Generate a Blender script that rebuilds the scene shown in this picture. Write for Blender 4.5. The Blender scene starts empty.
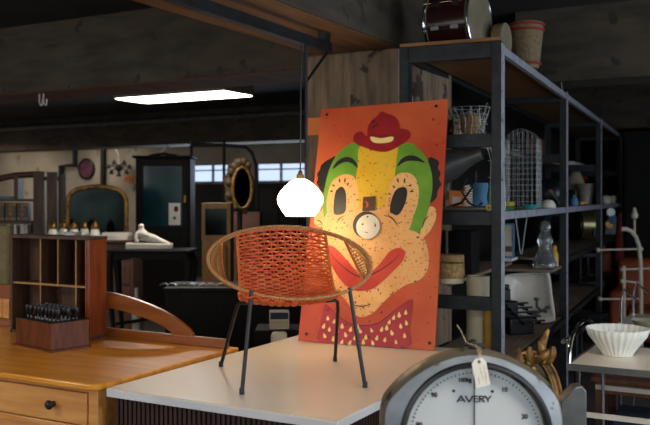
import bpy, math, random
from math import pi, sin, cos, sqrt, radians
from mathutils import Vector, Matrix
from mathutils.geometry import tessellate_polygon

random.seed(7)
SC = bpy.context.scene
COL = SC.collection

# ------------------------------------------------------------------ camera frame
F, CX, HY, CZ = 860.0, 325.0, 197.0, 1.6       # focal length in px, centre column, horizon row, eye height
YAW = radians(28.8)
CA, SA = cos(YAW), sin(YAW)

def cw(X, Y, z=0.0):                            # metres to the side of / ahead of the camera -> world
    return Vector((CA * X - SA * Y, SA * X + CA * Y, z))

def W(px, py, d):                               # point seen at a pixel, d metres ahead
    return cw((px - CX) * d / F, d, CZ - (py - HY) * d / F)

def onz(px, py, z):                             # point seen at a pixel on a level surface
    return W(px, py, (CZ - z) * F / (py - HY))

def ony(px, py, y):                             # point seen at a pixel on a wall of constant y
    k = (px - CX) / F
    return W(px, py, y / (SA * k + CA))

def onplane(px, py, p0, n):
    o = Vector((0, 0, CZ)); d = W(px, py, 1.0) - o
    return o + d * ((p0 - o).dot(n) / d.dot(n))

# ------------------------------------------------------------------ mesh builder
class MB:
    def __init__(self):
        self.v, self.f, self.m, self.M, self.mi = [], [], [], Matrix.Identity(4), 0
    def add(self, vs, fs):
        b = len(self.v)
        self.v += [self.M @ Vector(p) for p in vs]
        self.f += [tuple(b + i for i in f) for f in fs]
        self.m += [self.mi] * len(fs)
        return self
    def box(self, c, s, rz=0.0, rx=0.0, ry=0.0):
        R = Matrix.Translation(c) @ Matrix.Rotation(rz, 4, 'Z') @ Matrix.Rotation(ry, 4, 'Y') @ Matrix.Rotation(rx, 4, 'X')
        h = [x / 2 for x in s]
        vs = [R @ Vector((sx * h[0], sy * h[1], sz * h[2])) for sx in (-1, 1) for sy in (-1, 1) for sz in (-1, 1)]
        return self.add(vs, [(0, 1, 3, 2), (4, 6, 7, 5), (0, 4, 5, 1), (2, 3, 7, 6), (0, 2, 6, 4), (1, 5, 7, 3)])
    def box2(self, lo, hi):
        return self.box([(a + b) / 2 for a, b in zip(lo, hi)], [abs(b - a) for a, b in zip(lo, hi)])
    def tube(self, pts, r, seg=8, closed=False, flat=1.0):
        pts = [Vector(p) for p in pts]; n = len(pts)
        rs = r if isinstance(r, (list, tuple)) else [r] * n
        tans = []
        for i in range(n):
            a = pts[(i - 1) % n] if (closed or i > 0) else pts[i]
            b = pts[(i + 1) % n] if (closed or i < n - 1) else pts[i]
            t = b - a
            tans.append(t.normalized() if t.length > 1e-9 else Vector((0, 0, 1)))
        up = Vector((0, 0, 1)) if abs(tans[0].z) < 0.9 else Vector((1, 0, 0))
        nrm = (up - tans[0] * up.dot(tans[0])).normalized()
        vs, fs = [], []
        for i in range(n):
            t = tans[i]
            nn = nrm - t * nrm.dot(t)
            nrm = nn.normalized() if nn.length > 1e-6 else nrm
            bi = t.cross(nrm)
            for k in range(seg):
                a = 2 * pi * k / seg
                vs.append(pts[i] + (nrm * cos(a) * flat + bi * sin(a)) * rs[i])
        for i in range(n if closed else n - 1):
            j = (i + 1) % n
            for k in range(seg):
                k2 = (k + 1) % seg
                fs.append((i * seg + k, i * seg + k2, j * seg + k2, j * seg + k))
        if not closed:
            fs.append(tuple(range(seg - 1, -1, -1)))
            fs.append(tuple((n - 1) * seg + k for k in range(seg)))
        return self.add(vs, fs)
    def lathe(self, prof, c=(0, 0, 0), seg=32, rot=None, rib=None, sx=1.0, sy=1.0):
        R = Matrix.Translation(c) @ (rot if rot is not None else Matrix.Identity(4))
        vs, fs, rings = [], [], []
        for (r, z) in prof:
            if r < 1e-6:
                rings.append([len(vs)]); vs.append(R @ Vector((0, 0, z)))
            else:
                ring = []
                for k in range(seg):
                    a = 2 * pi * k / seg
                    rr = r * (1 + (rib[1] * cos(rib[0] * a) if rib else 0))
                    ring.append(len(vs)); vs.append(R @ Vector((sx * rr * cos(a), sy * rr * sin(a), z)))
                rings.append(ring)
        for A, B in zip(rings, rings[1:]):
            for k in range(seg):
                k2 = (k + 1) % seg
                if len(A) == 1 and len(B) == 1: continue
                if len(A) == 1: fs.append((A[0], B[k2], B[k]))
                elif len(B) == 1: fs.append((A[k], A[k2], B[0]))
                else: fs.append((A[k], A[k2], B[k2], B[k]))
        return self.add(vs, fs)
    def sphere(self, c, r, seg=20, rings=12, s=(1, 1, 1), rot=None):
        keep = self.M
        self.M = keep @ Matrix.Translation(c) @ (rot if rot is not None else Matrix.Identity(4)) @ Matrix.Diagonal((s[0], s[1], s[2], 1))
        self.lathe([(r * sin(pi * i / rings), -r * cos(pi * i / rings)) for i in range(rings + 1)], seg=seg)
        self.M = keep
        return self
    def prism(self, poly, t, M=None):           # outline in local xy, thickness t along +z
        M = M if M is not None else Matrix.Identity(4)
        n = len(poly)
        vs = [M @ Vector((x, y, 0)) for x, y in poly] + [M @ Vector((x, y, t)) for x, y in poly]
        fs = [tuple(range(n - 1, -1, -1)), tuple(range(n, 2 * n))] + [(i, (i + 1) % n, n + (i + 1) % n, n + i) for i in range(n)]
        return self.add(vs, fs)
    def flat(self, pts):                         # a patch of paint: a triangulated flat outline
        pts = [Vector(p) for p in pts]
        tri = tessellate_polygon([pts])
        out = []
        for t in tri:
            out.append(tuple(t))
        return self.add(pts, out)
    def loft(self, rings, cap0=True, cap1=True):
        n = len(rings[0]); vs = [p for r in rings for p in r]; fs = []
        for i in range(len(rings) - 1):
            for k in range(n):
                k2 = (k + 1) % n
                fs.append((i * n + k, i * n + k2, (i + 1) * n + k2, (i + 1) * n + k))
        if cap0: fs.append(tuple(range(n - 1, -1, -1)))
        if cap1: fs.append(tuple((len(rings) - 1) * n + k for k in range(n)))
        return self.add(vs, fs)
    def text(self, s, size, M, extrude=0.0004, bold=0.0, sx=1.0):
        cu = bpy.data.curves.new('txt', 'FONT'); cu.body = s; cu.size = size
        cu.align_x = 'CENTER'; cu.align_y = 'CENTER'; cu.extrude = extrude; cu.offset = bold
        ob = bpy.data.objects.new('txt', cu); COL.objects.link(ob)
        dg = bpy.context.evaluated_depsgraph_get()
        me = bpy.data.meshes.new_from_object(ob.evaluated_get(dg))
        S = M @ Matrix.Diagonal((sx, 1, 1, 1))
        self.add([S @ v.co for v in me.vertices], [tuple(p.vertices) for p in me.polygons])
        bpy.data.objects.remove(ob); bpy.data.meshes.remove(me); bpy.data.curves.remove(cu)
        return self

def link(name, mb, mats, parent=None, bevel=0.0, smooth=35):
    me = bpy.data.meshes.new(name)
    me.from_pydata([tuple(p) for p in mb.v], [], mb.f)
    mats = mats if isinstance(mats, (list, tuple)) else [mats]
    for m in mats: me.materials.append(m)
    me.polygons.foreach_set('material_index', mb.m)
    me.update()
    if smooth:
        me.polygons.foreach_set('use_smooth', [True] * len(me.polygons))
        me.set_sharp_from_angle(angle=radians(smooth))
    o = bpy.data.objects.new(name, me); COL.objects.link(o)
    if parent is not None: o.parent = parent
    if bevel:
        b = o.modifiers.new('bevel', 'BEVEL'); b.width = bevel; b.segments = 2; b.limit_method = 'ANGLE'
    return o
part = link

def tag(o, label, cat, group=None, kind=None):
    o['label'] = label; o['category'] = cat
    if group: o['group'] = group
    if kind: o['kind'] = kind
    return o

def thing(name, label, cat, loc=(0, 0, 0), rz=0.0, group=None):
    o = bpy.data.objects.new(name, None); COL.objects.link(o)
    o.empty_display_size = 0.05
    o.location = loc; o.rotation_euler = (0, 0, rz)
    return tag(o, label, cat, group)

def single(name, mb, mat, label, cat, loc=(0, 0, 0), rz=0.0, group=None, bevel=0.0, smooth=35):
    o = link(name, mb, mat, None, bevel, smooth)
    o.location = loc; o.rotation_euler = (0, 0, rz)
    return tag(o, label, cat, group)

def struct(name, mb, mat, bevel=0.0, smooth=35):
    o = link(name, mb, mat, None, bevel, smooth); o['kind'] = 'structure'; return o

def copy_thing(o, loc, rz=None, label=None, tilt=None):
    c = o.copy(); COL.objects.link(c); c.location = loc
    if rz is not None: c.rotation_euler = (0, 0, rz)
    if tilt is not None: c.rotation_euler = tilt
    if label: c['label'] = label
    for ch in o.children:
        d = ch.copy(); COL.objects.link(d); d.parent = c
        for g in ch.children:
            e = g.copy(); COL.objects.link(e); e.parent = d
    return c

# ------------------------------------------------------------------ materials
def lin(h):
    h = h.lstrip('#'); out = []
    for i in (0, 2, 4):
        c = int(h[i:i + 2], 16) / 255
        out.append(c / 12.92 if c <= 0.04045 else ((c + 0.055) / 1.055) ** 2.4)
    return (*out, 1.0)

def mat(name, a, b=None, scale=8.0, stretch=(1, 1, 1), rough=0.5, metal=0.0, bump=0.0, coat=0.0, trans=0.0,
        ior=1.45, emit=None, detail=6.0, lo=0.35, hi=0.65, spots=None, spot_scale=40.0, spot_cut=0.62, spec=0.5):
    m = bpy.data.materials.new(name); m.use_nodes = True
    nt = m.node_tree; N = nt.nodes; L = nt.links
    p = N['Principled BSDF']
    p.inputs['Roughness'].default_value = rough; p.inputs['Metallic'].default_value = metal
    p.inputs['Coat Weight'].default_value = coat; p.inputs['Coat Roughness'].default_value = 0.12
    p.inputs['Transmission Weight'].default_value = trans; p.inputs['IOR'].default_value = ior
    p.inputs['Specular IOR Level'].default_value = spec
    p.inputs['Base Color'].default_value = lin(a)
    if emit: p.inputs['Emission Color'].default_value = lin(emit[0]); p.inputs['Emission Strength'].default_value = emit[1]
    if b or bump or spots:
        tc = N.new('ShaderNodeTexCoord'); mp = N.new('ShaderNodeMapping'); mp.inputs['Scale'].default_value = stretch
        L.new(tc.outputs['Object'], mp.inputs['Vector'])
        nz = N.new('ShaderNodeTexNoise'); nz.inputs['Scale'].default_value = scale; nz.inputs['Detail'].default_value = detail
        L.new(mp.outputs['Vector'], nz.inputs['Vector'])
        col = None
        if b:
            cr = N.new('ShaderNodeValToRGB')
            cr.color_ramp.elements[0].position = lo; cr.color_ramp.elements[1].position = hi
            cr.color_ramp.elements[0].color = lin(a); cr.color_ramp.elements[1].color = lin(b)
            L.new(nz.outputs['Fac'], cr.inputs['Fac']); col = cr.outputs['Color']
        if spots:
            n2 = N.new('ShaderNodeTexNoise'); n2.inputs['Scale'].default_value = spot_scale; n2.inputs['Detail'].default_value = 3
            L.new(tc.outputs['Object'], n2.inputs['Vector'])
            c2 = N.new('ShaderNodeValToRGB'); c2.color_ramp.elements[0].position = spot_cut; c2.color_ramp.elements[1].position = spot_cut + 0.04
            L.new(n2.outputs['Fac'], c2.inputs['Fac'])
            mx = N.new('ShaderNodeMix'); mx.data_type = 'RGBA'
            L.new(c2.outputs['Color'], mx.inputs['Factor'])
            if col is not None: L.new(col, mx.inputs['A'])
            else: mx.inputs['A'].default_value = lin(a)
            mx.inputs['B'].default_value = lin(spots); col = mx.outputs['Result']
        if col is not None: L.new(col, p.inputs['Base Color'])
        if bump:
            bp = N.new('ShaderNodeBump'); bp.inputs['Strength'].default_value = bump; bp.inputs['Distance'].default_value = 0.01
            L.new(nz.outputs['Fac'], bp.inputs['Height']); L.new(bp.outputs['Normal'], p.inputs['Normal'])
    return m

M = {}
M['concrete'] = mat('concrete', '413a2f', '574d3f', 2.2, (1, 1, 4), 0.9, bump=0.35, spots='3b352d', spot_scale=6, spot_cut=0.62)
M['form_concrete'] = mat('board_marked_concrete', '5e5040', '836f58', 5, (4, 4, 0.6), 0.9, bump=0.6, spots='3b332b', spot_scale=6, spot_cut=0.6)
M['ceiling'] = mat('ceiling_concrete', '26231f', '332e29', 1.5, (1, 1, 1), 0.95, bump=0.3)
M['floor'] = mat('floor_concrete', '3d3833', '57504a', 2.0, rough=0.6, bump=0.15)
M['white_wall'] = mat('limewashed_wall', '948a78', 'b0a592', 1.2, rough=0.9, bump=0.2, spots='7d7362', spot_scale=2.5, spot_cut=0.62)
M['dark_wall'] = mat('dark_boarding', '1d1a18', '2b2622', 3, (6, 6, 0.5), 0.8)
M['black_iron'] = mat('black_iron', '17181a', '26282b', 12, rough=0.5, metal=0.4, bump=0.1)
M['rack_steel'] = mat('rack_steel', '1b1f20', '282d2e', 14, rough=0.55, metal=0.1, spec=0.35, bump=0.08, spots='1c1e20', spot_scale=30, spot_cut=0.66)
M['rack_edge'] = mat('rack_rail_and_lit_edge', '9a9ea8', 'b4b7be', 14, rough=0.45, metal=0.3, spots='5d5f66', spot_scale=25, spot_cut=0.62)
M['ply'] = mat('plywood', '6b4a2c', '8a6238', 3, (1, 8, 8), 0.6, bump=0.05)
M['old_ply'] = mat('old_plywood', '6d5a49', '8d7963', 4, (8, 1, 8), 0.7, bump=0.1)
M['oak'] = mat('honey_pine', 'c47c22', 'dc9838', 2.6, (1.0, 9, 9), 0.3, bump=0.03, coat=0.12)
M['oak_edge'] = mat('honey_pine_front', 'c08040', 'd39a58', 3, (1.0, 9, 9), 0.38, bump=0.03, coat=0.1)
M['oak_dark'] = mat('amber_wood', '7d4416', '955424', 3, (1.0, 8, 8), 0.32, bump=0.03, coat=0.2)
M['mahogany'] = mat('red_mahogany', '743214', '90461e', 3, (8, 8, 1.0), 0.35, bump=0.03, coat=0.2)
M['walnut'] = mat('dark_walnut', '3a2619', '523826', 4, (8, 8, 1), 0.55, bump=0.04)
M['soffit'] = mat('brown_soffit_plates', '5c4026', '7c5a38', 3, (8, 0.6, 8), 0.75, bump=0.1)
M['rosewood'] = mat('dark_rosewood', '52260f', '6b361a', 4, (8, 8, 1.5), 0.4, bump=0.03)
M['flute'] = mat('dark_fluted_wood', '2c1a13', '3a241a', 4, (8, 8, 1), 0.5)
M['brown'] = mat('brown_wood', '44281a', '573622', 4, (8, 8, 1), 0.55, bump=0.04)
M['gold_wood'] = mat('golden_wood', '8a6430', 'a87c40', 4, (8, 8, 1), 0.45, bump=0.04)
M['black_wood'] = mat('black_wood', '0b0a0a', '131211', 4, (8, 8, 1), 0.65, spec=0.25)
M['ebony'] = mat('black_turned_wood', '141214', '201d1e', 10, rough=0.3)
M['laminate'] = mat('worn_white_laminate', 'd6cbb8', 'e0d5c2', 1.2, rough=0.32)
M['laminate_edge'] = mat('white_edge_band', 'c8cace', 'd6d8da', 3, rough=0.4)
M['tan_cord'] = mat('tan_wrapped_cord', 'a8703f', 'c48d56', 90, rough=0.55, bump=0.2)
M['red_cord'] = mat('red_plastic_cord', 'c44c22', 'dc6a38', 20, rough=0.45, spec=0.3)
M['orange_rod'] = mat('orange_wrapped_rod', 'c9652c', 'd97a3c', 30, rough=0.45)
M['black_paint'] = mat('black_enamel', '101012', '1a1a1c', 20, rough=0.35)
M['brass'] = mat('aged_brass', '6e5528', '8a6c38', 20, rough=0.4, metal=0.9)
M['chrome'] = mat('chrome', 'c8ccd2', rough=0.12, metal=1.0)
M['gilt'] = mat('worn_gilt', '4a3016', '94703a', 22, rough=0.45, metal=0.5, bump=0.5)
M['mirror'] = mat('silvered_glass', '9fa8a8', rough=0.04, metal=1.0)
M['dim_mirror'] = mat('dark_reflection_mirror', '0c1110', '141a18', 3, rough=0.14, metal=1.0)  # near-black tint puts a dark room's reflection into the glass colour
M['teal_glass'] = mat('teal_dark_glass', '0f2f36', '1a4650', 2, rough=0.08, coat=0.5)
M['opal'] = mat('lit_opal_glass', 'f4ead8', rough=0.2, emit=('ffe0b0', 11.0))
M['tube_light'] = mat('lit_diffuser', 'ffffff', rough=0.3, emit=('fff2e4', 16.0))
M['enamel'] = mat('grey_enamel', '9a9a94', 'a8a8a2', 8, rough=0.4)
M['pane'] = mat('daylit_pane', 'c8d8ec', rough=0.2, emit=('c3d6f2', 1.0))
M['paper'] = mat('paper', 'd8d2c4', 'e4dfd4', 6, rough=0.8)
M['pencil'] = mat('pencil_marks', '8d867c', rough=0.9)
M['plaster'] = mat('white_plaster', 'c6c2b6', 'd8d4c8', 10, rough=0.7, bump=0.15)
M['milk_glass'] = mat('milk_glass', 'd9dcd2', 'e6e8e0', 4, rough=0.15, coat=0.4)
M['clear_glass'] = mat('clear_glass', 'e8f0f0', rough=0.05, trans=0.92)
M['ceramic'] = mat('white_ceramic', 'e2ded4', 'eae6dc', 3, rough=0.18, coat=0.4)
M['scale_blue'] = mat('grey_blue_hammered_enamel', '737d85', '8b9398', 9, rough=0.42, metal=0.0, bump=0.15, spots='4c4a3e', spot_scale=24, spot_cut=0.63)
M['scale_dark'] = mat('olive_worn_enamel', '5a5546', '6f6a5a', 10, rough=0.4, metal=0.3, bump=0.2, spots='33302a', spot_scale=20, spot_cut=0.6)
M['dial'] = mat('white_dial_enamel', 'b6bcbb', 'c0c5c3', 2, rough=0.35)
M['ink'] = mat('black_ink', '15171a', rough=0.6)
M['string'] = mat('jute_string', 'b39c78', rough=0.9)
M['rust_fabric'] = mat('rust_leather', '7a3514', '98481c', 5, rough=0.55, bump=0.1)
M['cream_iron'] = mat('cream_painted_iron', 'b0a48e', 'c0b49e', 12, rough=0.4)
M['straw'] = mat('woven_straw', '7d6138', 'a58450', 45, rough=0.7, bump=0.6)
M['cream'] = mat('cream_paper_roll', 'a9a184', 'b8b094', 6, rough=0.6)
M['mustard'] = mat('mustard_roll', 'b98a2c', 'c99a3a', 6, rough=0.55)
M['drum_red'] = mat('dark_red_shell', '260d0c', '341412', 8, rough=0.25, coat=0.3)
M['hide'] = mat('drum_hide', '6e634d', '82775e', 6, rough=0.8)
M['wicker'] = mat('wicker', '6d5a3e', '857050', 40, rough=0.8, bump=0.5)
M['red_rope'] = mat('red_rope', '8a2018', 'a02a20', 20, rough=0.7)
M['wire'] = mat('galvanised_wire', '8a8c8a', 'a2a4a0', 20, rough=0.4, metal=0.7)
M['card'] = mat('brown_cardboard', '8a6a45', '9c7a52', 6, rough=0.8)
M['grey_metal'] = mat('dull_grey_metal', '5e6060', '74766f', 10, rough=0.4, metal=0.6)
M['galv'] = mat('weathered_tin', '8d8578', 'a39a8c', 8, rough=0.5, metal=0.3)
M['dark_metal'] = mat('dark_metal', '26272a', '34363a', 10, rough=0.35, metal=0.7)
M['drum_brass'] = mat('tarnished_brass_drum', '77704f', '948b64', 8, rough=0.33, metal=0.8)
M['blue'] = mat('blue_cloth', '3d6788', '4f7d9e', 12, rough=0.7)
M['green'] = mat('green_plastic', '1e5c34', '2a7042', 10, rough=0.5)
M['yellow'] = mat('yellow_card', 'a88c1e', 'bba02e', 10, rough=0.6)
M['red'] = mat('red_plastic', 'b02a18', 'c43a22', 10, rough=0.45)
M['orange'] = mat('orange_panel', 'd4701a', 'e07e24', 6, rough=0.5)
M['teal'] = mat('teal_glass_dish', '2f7f80', '46989a', 5, rough=0.2)
M['olive'] = mat('olive_upholstery', '6e6344', '80744f', 18, rough=0.8, bump=0.2)
M['cloth_red'] = mat('dark_red_cloth', '5c1414', '701c1a', 10, rough=0.85)
M['navy'] = mat('navy_fabric', '1d2838', '26344a', 8, rough=0.7)
M['leather'] = mat('black_leather', '100f0f', '181716', 12, rough=0.6, spec=0.25, bump=0.15)
M['off_white'] = mat('off_white_paint', 'bdb8ac', 'cbc6ba', 6, rough=0.5)
M['purple'] = mat('plum_clock_face', '55293f', '6a344d', 12, rough=0.5)
# the painted board
M['p_orange'] = mat('orange_red_paint', 'ad381a', 'cc6434', 1.6, rough=0.42, spots='6e2a1a', spot_scale=34, spot_cut=0.66)
M['p_hat'] = mat('crimson_paint', '7e0f16', '96181c', 6, rough=0.4, spots='4a0c10', spot_scale=26, spot_cut=0.68)
M['p_yellow'] = mat('yellow_paint', 'c79a12', 'd8ae2a', 5, rough=0.42, spots='5a3a10', spot_scale=62, spot_cut=0.635)
M['p_green'] = mat('green_paint', '55851c', '6c9a2c', 6, rough=0.42, spots='2f4a12', spot_scale=40, spot_cut=0.70)
M['p_flesh'] = mat('flesh_paint', 'd69a58', 'e2b070', 5, rough=0.42, spots='50301a', spot_scale=62, spot_cut=0.615)
M['p_black'] = mat('black_paint', '14110f', '1d1916', 12, rough=0.45)
M['p_mouth'] = mat('red_paint', 'b02c1c', 'c54430', 4, rough=0.4, spots='7a1a14', spot_scale=40, spot_cut=0.69)
M['p_tie'] = mat('magenta_red_paint', '98222c', 'ae3238', 6, rough=0.42, spots='56141c', spot_scale=30, spot_cut=0.67)
M['p_cream'] = mat('cream_paint', 'dcc268', 'e6d084', 6, rough=0.45)
M['p_brown'] = mat('brown_paint', '3c2314', '553018', 18, rough=0.5)
M['p_white'] = mat('worn_white_paint', 'd8cdb6', 'e2d9c6', 8, rough=0.45, spots='7a6a54', spot_scale=45, spot_cut=0.68)
# ================================================================== THE ROOM
TOPZ, BEAMZ = 3.15, 2.55
WALLY = 14.0
m = MB(); m.box2((-17, -3, -0.1), (3, WALLY, 0)); struct('floor', m, M['floor'])
m = MB(); m.box2((-17, -3, TOPZ), (3, WALLY, TOPZ + 0.15)); struct('ceiling', m, M['ceiling'])
m = MB(); m.box2((-17.2, -3.2, 0), (-17, WALLY + 0.2, TOPZ)); struct('wall_west', m, M['white_wall'])
m = MB()
swins = [(-12.5, -9.0), (-7.5, -4.0), (-2.6, 0.9)]  # assumed windows behind the camera, added to light the scene from the front
xs = [-17] + [v for w in swins for v in w] + [3.2]
m.box2((-17, -3.2, 0), (3.2, -3, 0.8)); m.box2((-17, -3.2, 2.7), (3.2, -3, TOPZ))
for a, b in zip(xs[::2], xs[1::2]): m.box2((a, -3.2, 0.8), (b, -3, 2.7))
struct('wall_south', m, M['white_wall'])
for i, (a, b) in enumerate(swins):
    fr = MB()
    for x in (a + 0.03, (2 * a + b) / 3, (a + 2 * b) / 3, b - 0.03): fr.box((x, -3.06, 1.75), (0.06, 0.06, 1.9))
    for z in (0.83, 2.1, 2.67): fr.box(((a + b) / 2, -3.06, z), (b - a, 0.06, 0.06))
    o = struct('window_%d' % (i + 6), fr, M['off_white'])
    pn = MB(); pn.box2((a, -3.11, 0.8), (b, -3.1, 2.7)); part('window_pane', pn, M['pane'], o)
# far wall with two strip windows
z0, z1 = 1.89, 2.26
wx = []
for (a, b) in ((190, 234), (256, 330)):
    wx.append((ony(a, 170, WALLY).x, ony(b, 170, WALLY).x))
m = MB()
xs = [-17, wx[0][0], wx[0][1], wx[1][0], wx[1][1], -2.95]
m.box2((-17, WALLY, 0), (-2.95, WALLY + 0.2, z0)); m.box2((-17, WALLY, z1), (-2.95, WALLY + 0.2, TOPZ))
for a, b in ((xs[0], xs[1]), (xs[2], xs[3]), (xs[4], xs[5])): m.box2((a, WALLY, z0), (b, WALLY + 0.2, z1))
struct('wall_north', m, M['white_wall'])
for i, (a, b) in enumerate(wx):
    fr = MB()
    n = max(2, int((b - a) / 0.42))
    for k in range(n + 1):
        x = a + (b - a) * k / n
        fr.box((x, WALLY + 0.05, (z0 + z1) / 2), (0.035, 0.05, z1 - z0))
    for z in (z0 + 0.012, (z0 + z1) / 2 + 0.06, z1 - 0.012): fr.box(((a + b) / 2, WALLY + 0.05, z), (b - a, 0.05, 0.025))
    o = struct('window_%d' % (i + 1), fr, M['grey_metal'])
    pn = MB(); pn.box2((a, WALLY + 0.08, z0), (b, WALLY + 0.09, z1)); part('window_pane', pn, M['pane'], o)
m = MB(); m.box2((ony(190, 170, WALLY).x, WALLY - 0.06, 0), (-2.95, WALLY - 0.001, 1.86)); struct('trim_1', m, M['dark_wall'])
m = MB(); m.box2((-2.95, WALLY, 0), (3, WALLY + 0.2, TOPZ)); struct('wall_annex', m, M['dark_wall'])
m = MB(); m.box2((-3.05, 5.62, 0), (-2.95, WALLY, TOPZ)); struct('wall_partition', m, M['dark_wall'])
# east wall with an assumed, unseen row of daylight windows
m = MB()
m.box2((3, -3, 0), (3.2, WALLY, 0.95)); m.box2((3, -3, 2.6), (3.2, WALLY, TOPZ))
wins = [(-1.6, 0.9), (1.6, 4.1), (5.2, 7.4)]
ys = [-3] + [v for w in wins for v in w] + [WALLY]
for a, b in zip(ys[::2], ys[1::2]): m.box2((3, a, 0.95), (3.2, b, 2.6))
struct('wall_east', m, M['white_wall'])
for i, (a, b) in enumerate(wins):
    fr = MB()
    for y in (a + 0.03, (a + b) / 2, b - 0.03): fr.box((3.06, y, 1.775), (0.06, 0.06, 1.65))
    for z in (0.98, 2.0, 2.57): fr.box((3.06, (a + b) / 2, z), (0.06, b - a, 0.06))
    o = struct('window_%d' % (i + 3), fr, M['off_white'])
    pn = MB(); pn.box2((3.1, a, 0.95), (3.11, b, 2.6)); part('window_pane', pn, M['pane'], o)

# beams and the column
m = MB(); m.box2((-2.82, -3, BEAMZ), (-2.2, 5.5, TOPZ)); struct('beam_main', m, M['concrete'])
m = MB(); m.box2((-17, 5.5, BEAMZ), (-2.08, 6.1, TOPZ)); struct('beam_cross', m, M['concrete'])
m = MB(); m.box2((-17, 12.3, BEAMZ), (3, 12.9, TOPZ)); struct('beam_far', m, M['concrete'])
m = MB(); m.box2((-2.08, 7.1, BEAMZ), (3, 7.6, TOPZ)); struct('beam_side', m, M['concrete'])
m = MB(); m.box2((-2.8, -3, BEAMZ - 0.006), (-2.22, 4.98, BEAMZ)); struct('trim_3', m, M['soffit'])  # thin brown plates added under the beams
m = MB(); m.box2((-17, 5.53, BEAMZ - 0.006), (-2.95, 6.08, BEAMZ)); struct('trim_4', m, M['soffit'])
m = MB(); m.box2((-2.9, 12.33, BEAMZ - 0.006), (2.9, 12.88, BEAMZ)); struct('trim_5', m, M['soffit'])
m = MB(); m.box2((-2.9, 5.0, 0), (-2.08, 5.6, BEAMZ)); struct('column', m, M['form_concrete'], bevel=0.015)
m = MB(); m.tube([(-17, 12.22, 2.99), (-3.1, 12.22, 2.99)], 0.055, 12)
for k in range(9): m.box((-16 + 1.5 * k, 12.27, 2.99), (0.04, 0.06, 0.16))
struct('trim_2', m, M['grey_metal'])
# black pipe down the far wall
c = [ony(x, y, WALLY - 0.07) for x, y in ((75, 148), (75, 165), (61, 166), (61, 236))]
m = MB(); m.tube(c, 0.06, 10); single('wall_pipe', m, M['black_iron'], 'black pipe stepping down the pale far wall beside the round clock', 'pipe')
c = [ony(x, y, WALLY - 0.07) for x, y in ((103, 146), (103, 200))]
m = MB(); m.tube(c, 0.06, 10); single('wall_pipe', m, M['black_iron'], 'straight black pipe on the far wall behind the arched mirror', 'pipe')

# ------------------------------------------------------------------ ceiling fluorescent
def fluor(name, label, loc, length, rz=0.0, wid=0.6):
    t = thing(name, label, 'ceiling light', loc, rz, None)
    b = MB(); b.box((0, 0, 0.065), (length, wid, 0.13))
    for s in (-1, 1): b.tube([(s * length * 0.33, 0, 0.1), (s * length * 0.33, 0, TOPZ - loc[2] - 0.002)], 0.008, 6)
    part('housing', b, M['enamel'], t, bevel=0.006)
    d = MB(); d.box((0, 0, -0.003), (length - 0.03, wid - 0.03, 0.008)); part('diffuser', d, M['tube_light'], t)
    return t
pa, pb = onz(124, 100, 2.6), onz(245, 94.2, 2.6)
fy = (pa.y + pb.y) / 2
fluor('ceiling_light', 'lit white fluorescent box light hanging under the dark ceiling', ((pa.x + pb.x) / 2, fy, 2.6), abs(pb.x - pa.x), 0.0, 0.5)
fluor('ceiling_light', 'added unseen fluorescent fill light over the washstand', (-4.6, 0.9, 2.62), 1.5)  # added out of view to brighten the table, washstand and chair front
fluor('ceiling_light', 'added unseen fluorescent fill light over the weighing scale', (0.5, 2.0, 2.62), 1.5)  # added out of view as fill for the scale and trolley
for (x, y) in ((-12.6, 7.2), (-14.6, 11.2)):  # added out of view to brighten the far wall
    fluor('ceiling_light', 'added unseen fluorescent fill light over %s' % ('the wall with the clock' if x < -13 else 'the dressers' if x < -5 else 'the shop entrance'), (x, y, 2.7), 1.5)

for x in (-15.4, -12.9):  # strips added out of sight above the beam line to wash the wall
    fluor('ceiling_light', 'added narrow strip light hidden behind the far beam, washing the %s' % ('bookcase wall' if x < -14 else 'clock wall'), (x, 13.3, 2.8), 1.4, 0.0, 0.14)
# hooks on the cross beam
m = MB()
p = W(41, 95, 0) ; q = ony(41, 96, 5.46)
for dx in (-0.02, 0.03):
    m.tube([(q.x + dx, q.y, q.z + 0.02), (q.x + dx, q.y, q.z - 0.05), (q.x + dx + 0.012, q.y, q.z - 0.08), (q.x + dx + 0.03, q.y, q.z - 0.085), (q.x + dx + 0.04, q.y, q.z - 0.06), (q.x + dx + 0.04, q.y, q.z - 0.03)], 0.007, 8)
single('hanging_hook', m, M['off_white'], 'small white double hook hanging from the concrete ceiling beam', 'hook')

# ------------------------------------------------------------------ hanging rail and pendant lamp
RZ = 2.434
r0, r1 = onz(176, -2, RZ), onz(338, 52, RZ)
lamp = onz(301.5, 44, RZ)
xr, lampy = lamp.x, lamp.y
RRZ = math.atan2(-(r1.x - r0.x), r1.y - r0.y)
t = thing('hanging_rail', 'black steel rail under the beam with a drop rod and diagonal brace', 'rail', (xr, lampy, RZ), RRZ)
RLN = r1.y - lampy
m = MB(); m.box2((-0.022, -4.0, 0), (0.022, RLN, 0.055)); part('rail', m, M['black_iron'], t)
for y in (-3.2, -2.2, RLN - 0.06):
    m = MB(); m.box((0, y, 0.0825), (0.05, 0.06, 0.055)); part('hanger_block', m, M['black_iron'], t)
ry = 0.03
m = MB(); m.tube([(0.012, ry, 0.0), (0.012, ry, -0.62)], 0.009, 8); part('drop_rod', m, M['black_iron'], t)
m = MB(); m.tube([(0.0, RLN - 0.02, 0.0), (0.012, ry + 0.006, -0.2)], 0.008, 8); part('brace', m, M['black_iron'], t)

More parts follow.
